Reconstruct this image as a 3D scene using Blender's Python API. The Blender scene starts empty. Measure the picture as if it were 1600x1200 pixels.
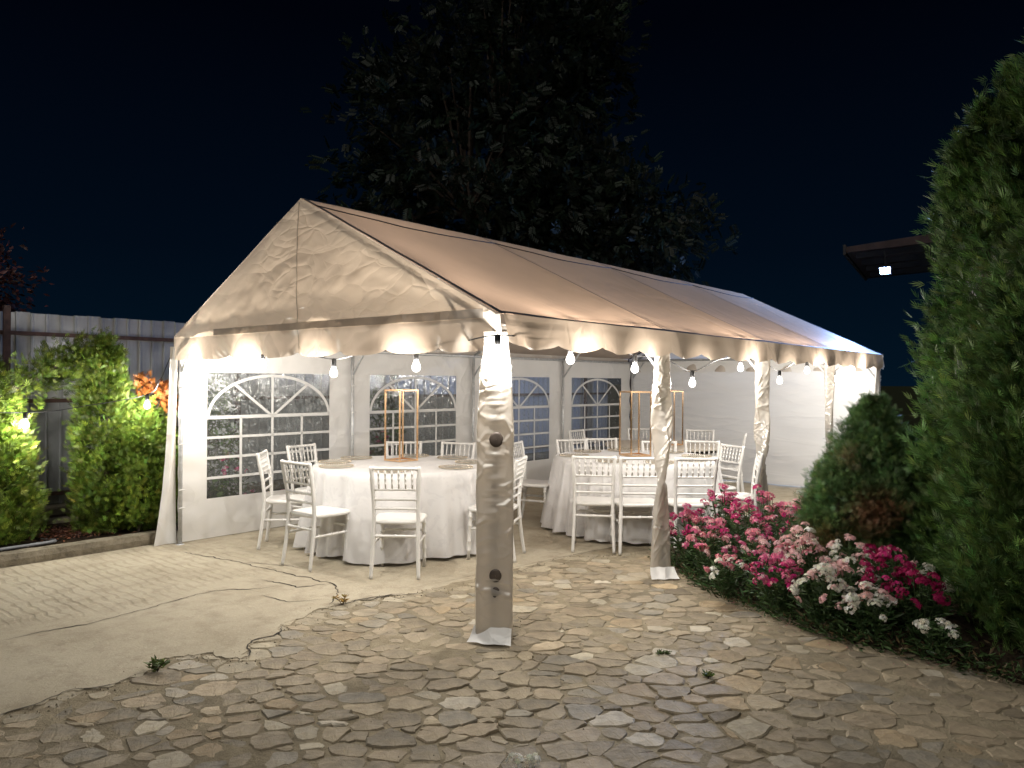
import bpy, math, random
import numpy as np
from mathutils import Vector, Matrix, noise as mnoise
R = math.radians
rnd = random.Random(7)
nr = np.random.default_rng(11)
scene = bpy.context.scene
COL = scene.collection

# ------------------------------------------------------------------ camera, sky, exposure
cam_d = bpy.data.cameras.new('camera')
cam = bpy.data.objects.new('camera', cam_d)
COL.objects.link(cam)
cam_d.sensor_fit = 'HORIZONTAL'
cam_d.sensor_width = 36.0
cam_d.lens = 36.0 * 1195.0 / 1600.0
cam_d.clip_start = 0.05
cam_d.clip_end = 2000
cam.location = (0, 0, 1.5637)
cam.rotation_euler = (Matrix.Rotation(R(90) - 0.0033, 4, 'X') @ Matrix.Rotation(0.0068, 4, 'Z')).to_euler()
scene.camera = cam

world = bpy.data.worlds.new('World')
scene.world = world
world.use_nodes = True
wn = world.node_tree.nodes
wl = world.node_tree.links
bg = wn['Background']
sky = wn.new('ShaderNodeTexSky')
sky.sky_type = 'NISHITA'
sky.sun_disc = False
sky.sun_elevation = R(-5.0)
sky.sun_rotation = R(200)
sky.ozone_density = 6.0
tint = wn.new('ShaderNodeMix'); tint.data_type = 'RGBA'; tint.blend_type = 'MULTIPLY'; tint.inputs[0].default_value = 1.0
tint.inputs[7].default_value = (.55, 1.25, .95, 1)
wl.new(sky.outputs[0], tint.inputs[6])
# night sky: navy near the horizon, nearly black overhead, the same all round
geo = wn.new('ShaderNodeTexCoord'); sepw = wn.new('ShaderNodeSeparateXYZ'); rampw = wn.new('ShaderNodeValToRGB'); addw = wn.new('ShaderNodeMix')
addw.data_type = 'RGBA'; addw.blend_type = 'ADD'; addw.inputs[0].default_value = 1.0
wl.new(geo.outputs['Generated'], sepw.inputs[0]); wl.new(sepw.outputs[2], rampw.inputs[0])
we = rampw.color_ramp.elements
we[0].position = 0.0; we[0].color = (.012, .068, .150, 1)
we[1].position = .42; we[1].color = (.003, .008, .026, 1)
we.new(.16).color = (.007, .034, .085, 1)
wl.new(rampw.outputs[0], addw.inputs[6]); wl.new(tint.outputs[2], addw.inputs[7]); wl.new(addw.outputs[2], bg.inputs[0])
bg.inputs[1].default_value = 0.055

# added fill with no source here, brightens the foreground: one very weak wide sun
fill_sun_d = bpy.data.lights.new('sun', 'SUN')
fill_sun_d.energy = 0.46
fill_sun_d.angle = R(30)
fill_sun_d.color = (1.0, 0.95, 0.86)
sun = bpy.data.objects.new('sun', fill_sun_d)  # added foreground fill, no real source here
COL.objects.link(sun)
sun.rotation_euler = (R(48), 0, R(-14))

scene.view_settings.view_transform = 'Standard'
scene.view_settings.look = 'None'
scene.view_settings.exposure = 0.85
scene.view_settings.gamma = 1.0
scene.render.engine = 'CYCLES'
scene.cycles.max_bounces = 8
scene.cycles.diffuse_bounces = 6
scene.cycles.transparent_max_bounces = 12
scene.cycles.transmission_bounces = 6
scene.cycles.sample_clamp_indirect = 4.0
scene.cycles.caustics_reflective = False
scene.cycles.caustics_refractive = False
scene.cycles.use_adaptive_sampling = True
scene.cycles.adaptive_threshold = 0.02
scene.cycles.use_denoising = True

BULB_POWER = 20.0
BULB_COLOR = (1.0, 0.945, 0.86)
FLOOD_STRENGTH = 4800.0

# ------------------------------------------------------------------ helpers
TC0 = np.array([-0.0757, 4.596])
TYAW = 0.7088
TA = np.array([math.sin(TYAW), math.cos(TYAW)])
TB = np.array([-math.cos(TYAW), math.sin(TYAW)])
TROT = math.atan2(TA[1], TA[0])
def tw(s, t, z=0.0):
    p = TC0 + TA * s + TB * t
    return (float(p[0]), float(p[1]), z)

def link(o, parent=None):
    COL.objects.link(o)
    if parent is not None:
        o.parent = parent
    return o

def tag(o, label=None, cat=None, group=None, kind=None):
    if label: o['label'] = label
    if cat: o['category'] = cat
    if group: o['group'] = group
    if kind: o['kind'] = kind
    return o

def empty(name, loc=(0, 0, 0), rz=0.0, label=None, cat=None, group=None, parent=None):
    o = bpy.data.objects.new(name, None)
    o.empty_display_size = 0.2
    o.location = loc
    o.rotation_euler = (0, 0, rz)
    link(o, parent)
    return tag(o, label, cat, group)

def copy_tree(o, parent=None):
    c = o.copy()
    COL.objects.link(c)
    c.parent = parent
    for ch in list(o.children):
        copy_tree(ch, c)
    return c

def mesh_np(name, verts, faces, mat, parent=None, colors=None, smooth=False, loc=None):
    """verts (n,3) array, faces (m,k) array (constant k) or list of lists"""
    me = bpy.data.meshes.new(name)
    verts = np.asarray(verts, dtype=np.float32)
    if isinstance(faces, np.ndarray):
        m, k = faces.shape
        me.vertices.add(len(verts)); me.vertices.foreach_set('co', verts.ravel())
        me.loops.add(m * k); me.loops.foreach_set('vertex_index', faces.astype(np.int32).ravel())
        me.polygons.add(m)
        me.polygons.foreach_set('loop_start', np.arange(0, m * k, k, dtype=np.int32))
        try:
            me.polygons.foreach_set('loop_total', np.full(m, k, dtype=np.int32))
        except Exception:
            pass
        me.update(calc_edges=True)
    else:
        me.from_pydata([tuple(map(float, v)) for v in verts], [], faces)
        me.update()
    if colors is not None:
        at = me.color_attributes.new('Col', 'FLOAT_COLOR', 'POINT')
        c4 = np.ones((len(verts), 4), dtype=np.float32); c4[:, :3] = colors
        at.data.foreach_set('color', c4.ravel())
    if smooth:
        me.polygons.foreach_set('use_smooth', np.ones(len(me.polygons), dtype=bool))
    if mat: me.materials.append(mat)
    o = bpy.data.objects.new(name, me)
    if loc is not None: o.location = loc
    return link(o, parent)

class MB:
    def __init__(self):
        self.v = []; self.f = []; self.c = []
    def add(self, vs, fs, col=None):
        b = len(self.v)
        self.v += [tuple(v) for v in vs]
        self.f += [[i + b for i in f] for f in fs]
        if col is not None: self.c += [col] * len(vs)
        return self
    def box(self, x0, y0, z0, x1, y1, z1):
        vs = [(x0,y0,z0),(x1,y0,z0),(x1,y1,z0),(x0,y1,z0),(x0,y0,z1),(x1,y0,z1),(x1,y1,z1),(x0,y1,z1)]
        return self.add(vs, [[3,2,1,0],[4,5,6,7],[0,1,5,4],[1,2,6,5],[2,3,7,6],[3,0,4,7]])
    def bbox(self, x0, y0, z0, x1, y1, z1, b=0.01):
        """box with chamfered vertical and top edges"""
        def ring(d, z):
            return [(x0+d,y0+b+0*d,z) if False else p for p in
                    [(x0+d,y0+b,z),(x0+b,y0+d,z),(x1-b,y0+d,z),(x1-d,y0+b,z),(x1-d,y1-b,z),(x1-b,y1-d,z),(x0+b,y1-d,z),(x0+d,y1-b,z)]]
        r = [ring(0, z0+b*.5), ring(0, z1-b), ring(b*.6, z1)]
        vs = r[0]+r[1]+r[2]; fs = []
        for k in range(2):
            for i in range(8):
                j = (i+1) % 8
                fs.append([k*8+i, k*8+j, (k+1)*8+j, (k+1)*8+i])
        fs.append([16+i for i in range(8)]); fs.append([7-i for i in range(8)])
        return self.add(vs, fs)
    def tube(self, pts, rad, n=8, cap=True):
        pts = [Vector(p) for p in pts]
        m = len(pts)
        rads = rad if isinstance(rad, (list, tuple)) else [rad] * m
        vs = []; fs = []
        up = None
        for i, p in enumerate(pts):
            d = (pts[min(i+1, m-1)] - pts[max(i-1, 0)])
            if d.length < 1e-9: d = Vector((0,0,1))
            d.normalize()
            if up is None:
                up = Vector((0,0,1)) if abs(d.z) < .9 else Vector((1,0,0))
            u = (up - d * up.dot(d))
            if u.length < 1e-6: u = d.orthogonal()
            u.normalize(); w = d.cross(u); up = u
            for k in range(n):
                a = 2*math.pi*k/n
                vs.append(p + (u*math.cos(a) + w*math.sin(a)) * rads[i])
        for i in range(m-1):
            for k in range(n):
                k2 = (k+1) % n
                fs.append([i*n+k, i*n+k2, (i+1)*n+k2, (i+1)*n+k])
        if cap:
            fs.append([n-1-k for k in range(n)]); fs.append([(m-1)*n+k for k in range(n)])
        return self.add(vs, fs)
    def lathe(self, prof, n=12, cx=0, cy=0, axis=None):
        vs = []; fs = []
        for (r, z) in prof:
            for k in range(n):
                a = 2*math.pi*k/n
                vs.append((cx + r*math.cos(a), cy + r*math.sin(a), z))
        m = len(prof)
        for i in range(m-1):
            for k in range(n):
                k2 = (k+1) % n
                fs.append([i*n+k, i*n+k2, (i+1)*n+k2, (i+1)*n+k])
        fs.append([n-1-k for k in range(n)]); fs.append([(m-1)*n+k for k in range(n)])
        return self.add(vs, fs)
    def build(self, name, mat, parent=None, smooth=False, loc=None, **kw):
        o = mesh_np(name, np.array([tuple(v) for v in self.v]), self.f, mat, parent,
                    colors=np.array(self.c) if self.c else None, smooth=smooth, loc=loc)
        return tag(o, **kw)

def grid(name, nu, nv, fn, mat, parent=None, skip=None, smooth=True, colors=None):
    us = np.linspace(0, 1, nu+1) if isinstance(nu, int) else np.asarray(nu)
    vs_ = np.linspace(0, 1, nv+1) if isinstance(nv, int) else np.asarray(nv)
    V = [fn(u, v) for v in vs_ for u in us]
    nU = len(us); F = []
    for j in range(len(vs_)-1):
        for i in range(nU-1):
            if skip and skip((us[i]+us[i+1])/2, (vs_[j]+vs_[j+1])/2): continue
            F.append((j*nU+i, j*nU+i+1, (j+1)*nU+i+1, (j+1)*nU+i))
    return mesh_np(name, np.array(V), np.array(F), mat, parent, smooth=smooth)

def nz(x, y, z=0.0, s=1.0):
    return mnoise.noise(Vector((x*s, y*s, z*s)))
def fbm(x, y, z=0.0, s=1.0, o=4):
    a = 0; w = 1.0; t = 0
    for _ in range(o):
        a += w*mnoise.noise(Vector((x*s, y*s, z*s))); t += w; w *= .5; s *= 2.1
    return a/t
def catmull(pts, k=6):
    P = [Vector(p) for p in pts]; out = []
    for i in range(len(P)-1):
        p0 = P[max(i-1,0)]; p1 = P[i]; p2 = P[i+1]; p3 = P[min(i+2,len(P)-1)]
        for q in range(k):
            t = q/k
            out.append(.5*((2*p1)+(p2-p0)*t+(2*p0-5*p1+4*p2-p3)*t*t+(3*p1-p0-3*p2+p3)*t**3))
    out.append(P[-1]); return out

# ------------------------------------------------------------------ materials
class NT:
    def __init__(self, name):
        self.m = bpy.data.materials.new(name); self.m.use_nodes = True
        self.t = self.m.node_tree; self.t.nodes.clear()
        self.out = self.t.nodes.new('ShaderNodeOutputMaterial')
    def n(self, typ, **kw):
        nd = self.t.nodes.new('ShaderNode'+typ)
        for k, v in kw.items():
            if k.startswith('_'): setattr(nd, k[1:], v)
        return nd
    def set(self, nd, **kw):
        for k, v in kw.items():
            self.inp(nd, k.replace('_', ' '), v)
        return nd
    def inp(self, nd, key, v):
        s = nd.inputs[key]
        if hasattr(v, 'is_output') or isinstance(v, bpy.types.NodeSocket): self.t.links.new(v, s)
        else:
            if isinstance(v, (tuple, list)) and len(v) == 3 and s.type == 'RGBA': v = (*v, 1)
            s.default_value = v
    def coord(self, kind='Object', scale=None, rot=None):
        c = self.n('TexCoord').outputs[kind]
        if scale is not None or rot is not None:
            mp = self.n('Mapping'); self.t.links.new(c, mp.inputs[0])
            if scale is not None: mp.inputs['Scale'].default_value = scale
            if rot is not None: mp.inputs['Rotation'].default_value = rot
            c = mp.outputs[0]
        return c
    def noise(self, vec, scale=5, detail=4, rough=.55, dist=0, out='Fac'):
        nd = self.n('TexNoise'); self.t.links.new(vec, nd.inputs['Vector'])
        nd.inputs['Scale'].default_value = scale; nd.inputs['Detail'].default_value = detail
        nd.inputs['Roughness'].default_value = rough; nd.inputs['Distortion'].default_value = dist
        return nd.outputs[out]
    def voro(self, vec, scale=5, feature='F1', out='Distance', rand=1):
        nd = self.n('TexVoronoi', _feature=feature); self.t.links.new(vec, nd.inputs['Vector'])
        nd.inputs['Scale'].default_value = scale; nd.inputs['Randomness'].default_value = rand
        return nd.outputs[out]
    def ramp(self, fac, stops, interp='LINEAR'):
        nd = self.n('ValToRGB'); nd.color_ramp.interpolation = interp
        e = nd.color_ramp.elements
        while len(e) < len(stops): e.new(.5)
        for i, (p, c) in enumerate(stops):
            e[i].position = p; e[i].color = (*c, 1) if len(c) == 3 else c
        self.t.links.new(fac, nd.inputs[0]); return nd.outputs[0]
    def mix(self, a, b, fac, mode='MIX'):
        nd = self.n('Mix', _data_type='RGBA', _blend_type=mode)
        for s, v in ((nd.inputs[0], fac), (nd.inputs[6], a), (nd.inputs[7], b)):
            if isinstance(v, bpy.types.NodeSocket): self.t.links.new(v, s)
            else: s.default_value = (*v, 1) if isinstance(v, (tuple, list)) and len(v) == 3 else v
        return nd.outputs[2]
    def math(self, op, a, b=0.0):
        nd = self.n('Math', _operation=op)
        for s, v in ((nd.inputs[0], a), (nd.inputs[1], b)):
            if isinstance(v, bpy.types.NodeSocket): self.t.links.new(v, s)
            else: s.default_value = v
        return nd.outputs[0]
    def bump(self, h, strength=.5, dist=.01, normal=None):
        nd = self.n('Bump'); self.t.links.new(h, nd.inputs['Height'])
        nd.inputs['Strength'].default_value = strength; nd.inputs['Distance'].default_value = dist
        if normal: self.t.links.new(normal, nd.inputs['Normal'])
        return nd.outputs[0]
    def attr(self, name='Col'):
        nd = self.n('Attribute'); nd.attribute_name = name; return nd.outputs['Color']
    def principled(self, color, rough=.6, metal=0, normal=None, spec=.5, **kw):
        p = self.n('BsdfPrincipled')
        self.inp(p, 'Base Color', color); self.inp(p, 'Roughness', rough); self.inp(p, 'Metallic', metal)
        self.inp(p, 'Specular IOR Level', spec)
        for k, v in kw.items(): self.inp(p, k.replace('_', ' '), v)
        if normal is not None: self.inp(p, 'Normal', normal)
        return p.outputs[0]
    def mixsh(self, a, b, fac):
        nd = self.n('MixShader')
        if isinstance(fac, bpy.types.NodeSocket): self.t.links.new(fac, nd.inputs[0])
        else: nd.inputs[0].default_value = fac
        self.t.links.new(a, nd.inputs[1]); self.t.links.new(b, nd.inputs[2]); return nd.outputs[0]
    def done(self, sh):
        self.t.links.new(sh, self.out.inputs[0]); return self.m

def simple(name, color, rough=.6, metal=0, var=.12, scale=8, bump=.0, spec=.5):
    m = NT(name); co = m.coord()
    f = m.noise(co, scale, 5)
    c2 = tuple(max(0, c*(1-var*2)) for c in color); c1 = tuple(min(1, c*(1+var)) for c in color)
    col = m.ramp(f, [(.3, c2), (.7, c1)])
    nrm = m.bump(m.noise(co, scale*6, 4), bump, .004) if bump else None
    return m.done(m.principled(col, rough, metal, nrm, spec))

def fabric(name, refl, trans, tfac, wrinkle=.5, wscale=(1,1,1), rough=.32, gloss=.09, fine=1.0):
    m = NT(name); co = m.coord(scale=wscale)
    wob = m.n('VectorMath', _operation='MULTIPLY_ADD'); m.t.links.new(m.noise(co, 2.0, 2, .5, 0, 'Color'), wob.inputs[0]); wob.inputs[1].default_value = (.35,.35,.35); m.t.links.new(co, wob.inputs[2])
    def creases(sc, width, sharp):
        d_ = m.voro(wob.outputs[0], sc, 'DISTANCE_TO_EDGE')
        r1 = m.math('SUBTRACT', 1.0, m.math('DIVIDE', d_, width))
        return m.math('POWER', m.math('MAXIMUM', r1, 0.0), sharp)
    n2 = m.noise(co, 1.3, 2, .5, .8)
    patch = m.ramp(m.noise(co, .9, 1), [(.38, (.12,.12,.12)), (.62, (1,1,1))])
    h = m.math('MULTIPLY', m.math('ADD', m.math('MULTIPLY', creases(1.7, .16, 1.6), .55), m.math('MULTIPLY', creases(5.0, .22, 1.4), .22*fine)), patch)
    h = m.math('ADD', h, m.math('MULTIPLY', n2, 1.4))
    nrm = m.bump(h, wrinkle, .035)
    dirt = m.noise(co, 1.1, 3, .65)
    rc = m.ramp(dirt, [(.25, tuple(c*.9 for c in refl)), (.7, refl)])
    tc = m.ramp(dirt, [(.25, tuple(c*.86 for c in trans)), (.7, trans)])
    d = m.n('BsdfDiffuse'); m.inp(d, 'Color', rc); m.inp(d, 'Normal', nrm)
    t = m.n('BsdfTranslucent'); m.inp(t, 'Color', tc); m.inp(t, 'Normal', nrm)
    g = m.n('BsdfAnisotropic'); m.inp(g, 'Roughness', rough); m.inp(g, 'Normal', nrm); m.inp(g, 'Color', (1,1,1))
    lw = m.n('LayerWeight'); lw.inputs[0].default_value = .35; m.inp(lw, 'Normal', nrm)
    gf = m.math('ADD', m.math('MULTIPLY', lw.outputs['Facing'], gloss*1.2), gloss*.45)
    return m.done(m.mixsh(m.mixsh(d.outputs[0], t.outputs[0], tfac), g.outputs[0], gf))

M = {}
WHITE = (.81, .805, .79); TAN = (.80, .64, .48)
M['wall_fabric'] = fabric('wall_fabric', WHITE, TAN, .16, .5, (1,1,1), .4, .05, .5)
M['back_fabric'] = fabric('back_fabric', WHITE, TAN, .12, .5, (1,.45,2.2), .42, .05, .6)
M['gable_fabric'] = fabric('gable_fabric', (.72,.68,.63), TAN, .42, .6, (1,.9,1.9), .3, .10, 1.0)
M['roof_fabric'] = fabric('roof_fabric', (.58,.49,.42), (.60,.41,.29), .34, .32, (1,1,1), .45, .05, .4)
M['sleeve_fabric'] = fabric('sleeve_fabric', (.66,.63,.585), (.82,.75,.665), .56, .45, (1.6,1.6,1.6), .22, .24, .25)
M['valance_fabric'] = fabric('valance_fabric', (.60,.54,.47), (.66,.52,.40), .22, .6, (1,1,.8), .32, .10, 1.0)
M['white_fabric'] = fabric('white_fabric', WHITE, (.6,.55,.5), .15, .4, (2,2,2), .4, .05, .6)
M['webbing_shade'] = simple('webbing_shade', (.075,.08,.09), .6, 0, .25, 14, .3)  # seams and cord, also the painted shadow strips at rake and eave
M['gable_shade_band'] = fabric('gable_shade_band', (.42,.39,.36), (.50,.44,.38), .4, .6, (1,1,1), .32, .1, 1.0)  # gable seam, and the rail's shadow painted as a band
M['steel'] = simple('galvanised_steel', (.55,.56,.57), .42, .35, .12, 20, .1)
M['chair_white'] = simple('chair_resin', (.71,.70,.68), .38, 0, .03, 6, .06)
M['gold'] = simple('rose_gold', (.86,.56,.33), .24, 1, .06, 12)
M['black'] = simple('black_rubber', (.015,.015,.016), .55, 0, .2, 10)
M['dark_knob'] = simple('dark_knob', (.11,.085,.07), .5, 0, .2, 20, .2)
M['table_top'] = simple('bare_tabletop', (.55,.50,.43), .5, 0, .08, 9)
M['table_dark'] = simple('dark_frame', (.045,.035,.032), .45, 0, .2, 9)
M['rust'] = simple('brown_rail', (.085,.045,.035), .7, .1, .3, 12, .3)
M['wood_dark'] = simple('dark_wood', (.03,.024,.02), .75, 0, .3, 5, .4)
M['house_wall'] = simple('house_render', (.50,.45,.40), .9, 0, .12, 4, .3)
M['rooftile'] = simple('roof_tile', (.05,.028,.024), .8, 0, .3, 6, .5)
M['bark'] = simple('bark', (.09,.065,.05), .9, 0, .35, 18, .8)
M['hose'] = simple('grey_hose', (.22,.23,.25), .45, 0, .1, 10)

# cloth with woven damask
m = NT('damask_cloth'); co = m.coord(scale=(1,1,1))
v = m.voro(m.noise(co, 6, 3, .5, .4, 'Color'), 7, 'SMOOTH_F1')
pat = m.ramp(v, [(.28, (0,0,0)), (.36, (1,1,1))])
col = m.mix((.665,.655,.66), (.71,.70,.70), pat)
rg = m.n('MapRange'); m.inp(rg, 'Value', v); rg.inputs['To Min'].default_value = .45; rg.inputs['To Max'].default_value = .8
h = m.math('ADD', m.math('MULTIPLY', v, .4), m.math('MULTIPLY', m.noise(co, 7, 2, .5, .5), .8))
d = m.principled(col, rg.outputs[0], 0, m.bump(h, .35, .012), .3, Sheen_Weight=.25)
t = m.n('BsdfTranslucent'); m.inp(t, 'Color', (.75,.72,.68))
M['cloth'] = m.done(m.mixsh(d, t.outputs[0], .12))

# clear film
m = NT('clear_film'); co = m.coord()
nrm = m.bump(m.noise(co, 5, 4, .6, 1.6), .5, .012)
g = m.n('BsdfAnisotropic'); m.inp(g, 'Roughness', .12); m.inp(g, 'Normal', nrm)
tr = m.n('BsdfTransparent'); m.inp(tr, 'Color', (.80,.82,.82))
df = m.n('BsdfDiffuse'); m.inp(df, 'Color', (.6,.62,.63))
f1 = m.mixsh(tr.outputs[0], df.outputs[0], .055)
M['film'] = m.done(m.mixsh(f1, g.outputs[0], .085))
m = NT('water_drop')
g = m.principled((.62,.64,.65), .08, 0, None, .8)
tr = m.n('BsdfTransparent'); m.inp(tr, 'Color', (.85,.87,.88))
M['drop'] = m.done(m.mixsh(tr.outputs[0], g, .42))
M['muntin'] = fabric('muntin', (.72,.72,.71), (.5,.47,.45), .12, .15, (1,1,1), .4, .05, .4)

# glass charger
m = NT('charger_glass')
g = m.principled((.70,.66,.58), .1, .25, None, .8)
tr = m.n('BsdfTransparent'); m.inp(tr, 'Color', (.92,.91,.88))
M['glass_plate'] = m.done(m.mixsh(tr.outputs[0], g, .35))
M['glass_rim'] = simple('charger_rim', (.60,.52,.40), .2, .6, .1, 40)

# light emitters
def emit(name, col, strength):
    m = NT(name); e = m.n('Emission'); m.inp(e, 'Color', col); m.inp(e, 'Strength', strength)
    return m.done(e.outputs[0])
m = NT('bulb_glow')   # clear glass lit by the lamp inside it
e = m.n('Emission'); m.inp(e, 'Color', BULB_COLOR); m.inp(e, 'Strength', 2.5)
tr = m.n('BsdfTransparent'); ad = m.n('AddShader'); m.t.links.new(e.outputs[0], ad.inputs[0]); m.t.links.new(tr.outputs[0], ad.inputs[1])
M['bulb'] = m.done(ad.outputs[0]); M['bulb'].cycles.emission_sampling = 'NONE'
M['flood'] = emit('flood_led', (.30,.50,1.0), FLOOD_STRENGTH)

# ground materials
m = NT('concrete'); co = m.coord('Generated'); co = m.coord()
a1 = m.noise(co, 1.1, 6, .62); a2 = m.noise(co, 6, 7, .68); a3 = m.noise(co, 60, 3, .6)
col = m.ramp(a1, [(.28, (.31,.27,.20)), (.5, (.405,.36,.275)), (.72, (.46,.415,.325))])
col = m.mix(col, (.26,.22,.16), m.ramp(a2, [(.48, (0,0,0)), (.72, (.75,.75,.75))]))
col = m.mix(col, (.48,.43,.34), m.ramp(a3, [(.58, (0,0,0)), (.72, (.65,.65,.65))]))
# raked grooves run across the slab (along the tent's width), only in the part outside the tent
wv = m.n('TexWave', _wave_type='BANDS', _bands_direction='X')
mp = m.n('Mapping'); m.inp(mp, 'Vector', m.coord())
m.t.links.new(mp.outputs[0], wv.inputs['Vector'])
mp.inputs['Rotation'].default_value = (0,0,0)
wv.inputs['Scale'].default_value = 3.9; wv.inputs['Distortion'].default_value = 3.4; wv.inputs['Detail'].default_value = 4; wv.inputs['Detail Scale'].default_value = 1.6
sep = m.n('SeparateXYZ'); m.inp(sep, 'Vector', m.coord())
def smooth(sock, a, b):
    r = m.n('MapRange', _interpolation_type='SMOOTHSTEP'); m.inp(r, 'Value', sock)
    r.inputs['From Min'].default_value = a; r.inputs['From Max'].default_value = b; return r.outputs[0]
wob = m.math('MULTIPLY', m.math('SUBTRACT', m.noise(co, 1.3, 3), .5), 1.2)
mk = m.math('MULTIPLY', smooth(m.math('ADD', sep.outputs[1], wob), 2.2, 2.55), smooth(m.math('ADD', sep.outputs[0], wob), .45, -.05))
gv = m.ramp(wv.outputs[0], [(.05, (0,0,0)), (.42, (1,1,1))])
gh = m.math('MULTIPLY', gv, mk)
gh = m.math('MULTIPLY', gh, m.ramp(m.noise(co, 1.9, 4, .6), [(.35,(.15,.15,.15)),(.65,(1,1,1))]))
hh = m.math('ADD', m.math('MULTIPLY', gh, .55), m.math('MULTIPLY', a2, .8))
hh = m.math('ADD', hh, m.math('MULTIPLY', a3, .35))
gd = m.math('MULTIPLY', m.math('MULTIPLY', m.math('SUBTRACT', 1.0, gv), mk), m.ramp(m.noise(co, 3.1, 5, .65), [(.38,(0,0,0)),(.7,(.55,.55,.55))]))
col = m.mix(col, (.20,.165,.11), gd)
M['concrete'] = m.done(m.principled(col, .88, 0, m.bump(hh, .75, .014), .25))

m = NT('kerb_concrete'); co = m.coord()
a1 = m.noise(co, 5, 7, .7); a2 = m.noise(co, 40, 4, .6)
col = m.ramp(a1, [(.3, (.07,.06,.045)), (.5, (.20,.175,.13)), (.7, (.30,.265,.20))])
M['kerb'] = m.done(m.principled(col, .9, 0, m.bump(m.math('ADD', a1, m.math('MULTIPLY', a2, .4)), .9, .02), .2))

m = NT('stone'); co = m.coord()
st = m.attr('Col')
b1 = m.noise(co, 7, 7, .65, .6); b2 = m.noise(m.coord(scale=(2,4,2), rot=(0,0,.5)), 6, 6, .65, .3); b3 = m.noise(co, 90, 3, .6)
k = m.ramp(b1, [(.3, (.62,.62,.62)), (.6, (1.05,1.04,1.02)), (.8, (1.28,1.25,1.18))])
col = m.mix(st, k, 1.0, 'MULTIPLY')
col = m.mix(col, (.09,.075,.055), m.ramp(b2, [(.55, (0,0,0)), (.8, (.55,.55,.55))]))
col = m.mix(col, (.33,.275,.19), m.ramp(m.noise(co, 2.3, 6, .7), [(.5, (0,0,0)), (.68, (.75,.75,.75))]))
hh = m.math('ADD', m.math('MULTIPLY', b1, 1.0), m.math('MULTIPLY', b2, .6)); hh = m.math('ADD', hh, m.math('MULTIPLY', b3, .15)); hh = m.math('ADD', hh, m.math('MULTIPLY', m.ramp(m.noise(co, 4.2, 4, .6, 1.5), [(.42,(0,0,0)),(.46,(.3,.3,.3)),(.60,(.3,.3,.3)),(.70,(.5,.5,.5))]), .35))
M['stone'] = m.done(m.principled(col, m.ramp(b2, [(.3, (.55,.55,.55)), (.7, (.85,.85,.85))]), 0, m.bump(hh, .9, .014), .35))

m = NT('mortar'); co = m.coord()
b1 = m.noise(co, 9, 8, .7); b2 = m.noise(co, 1.0, 4, .6); b3 = m.noise(co, 70, 4, .7)
col = m.ramp(b1, [(.3, (.20,.165,.115)), (.5, (.275,.235,.165)), (.75, (.345,.30,.215))])
col = m.mix(col, (.16,.14,.105), m.ramp(b2, [(.48, (0,0,0)), (.66, (.7,.7,.7))]))
M['mortar'] = m.done(m.principled(col, .95, 0, m.bump(m.math('ADD', b1, m.math('MULTIPLY', b3, .4)), 1.0, .02), .15))

m = NT('soil'); co = m.coord()
b1 = m.noise(co, 8, 8, .7); b3 = m.noise(co, 45, 5, .7)
col = m.ramp(b1, [(.3, (.018,.013,.009)), (.55, (.05,.036,.024)), (.75, (.085,.06,.04))])
M['soil'] = m.done(m.principled(col, .95, 0, m.bump(m.math('ADD', b1, b3), 1.0, .04), .1))
m = NT('far_ground'); co = m.coord()
col = m.ramp(m.noise(co, .8, 8, .7), [(.3, (.02,.025,.012)), (.7, (.05,.055,.03))])
M['ground'] = m.done(m.principled(col, .95, 0, m.bump(m.noise(co, 12, 6), .8, .05), .1))
M['crack'] = simple('crack_dirt', (.045,.036,.026), .95, 0, .4, 30, .6)

m = NT('fence_sheet'); co = m.coord()
inf = m.n('ObjectInfo')
b1 = m.noise(co, 2.5, 6, .65); b2 = m.noise(m.coord(scale=(6,6,.5)), 3, 5, .7)
col = m.ramp(b1, [(.3, (.36,.375,.39)), (.7, (.48,.495,.51))])
col = m.mix(col, (.24,.24,.24), m.ramp(b2, [(.5, (0,0,0)), (.75, (.6,.6,.6))]))
col = m.mix(col, (.75,.75,.75), m.math('MULTIPLY', inf.outputs['Random'], .35), 'MULTIPLY')
M['fence'] = m.done(m.principled(col, .5, .35, m.bump(b2, .15, .01), .4))

def leafmat(name, rough=.5, trans=.25, spec=.35):
    m = NT(name); c = m.attr('Col')
    col = m.mix(c, m.ramp(m.noise(m.coord(), 30, 2), [(.3, (.8,.8,.8)), (.7, (1.15,1.15,1.15))]), 1.0, 'MULTIPLY')
    p = m.principled(col, rough, 0, None, spec)
    t = m.n('BsdfTranslucent'); m.inp(t, 'Color', col)
    return m.done(m.mixsh(p, t.outputs[0], trans))
M['leaf'] = leafmat('leaf')
M['petal'] = leafmat('petal', .6, .3, .2)

# ------------------------------------------------------------------ vegetation kit
def fan_template(lobes, spread, w, curl=.15):
    """flat spray of narrow pointed lobes, base at origin, growing to +z, 1 unit long"""
    V = []; F = []
    for i in range(lobes):
        f = i/(lobes-1)*2-1 if lobes > 1 else 0
        a = f*spread
        L = 1.0 - .38*abs(f)
        b = .28*(1-abs(f))
        d = np.array([math.sin(a), 0, math.cos(a)]); s = np.array([math.cos(a), 0, -math.sin(a)])
        o = np.array([0, 0, b*.9])
        k = len(V)
        mid = o + d*L*.45 + np.array([0, curl*.4*L, 0])
        tip = o + d*L*(1-b*.6) + np.array([0, curl*L*(.6+.8*abs(f)), 0])
        V += [o - s*w*.25, mid - s*w, tip, mid + s*w]
        F += [(k, k+1, k+2), (k, k+2, k+3)]
    return np.array(V), np.array(F)

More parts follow.
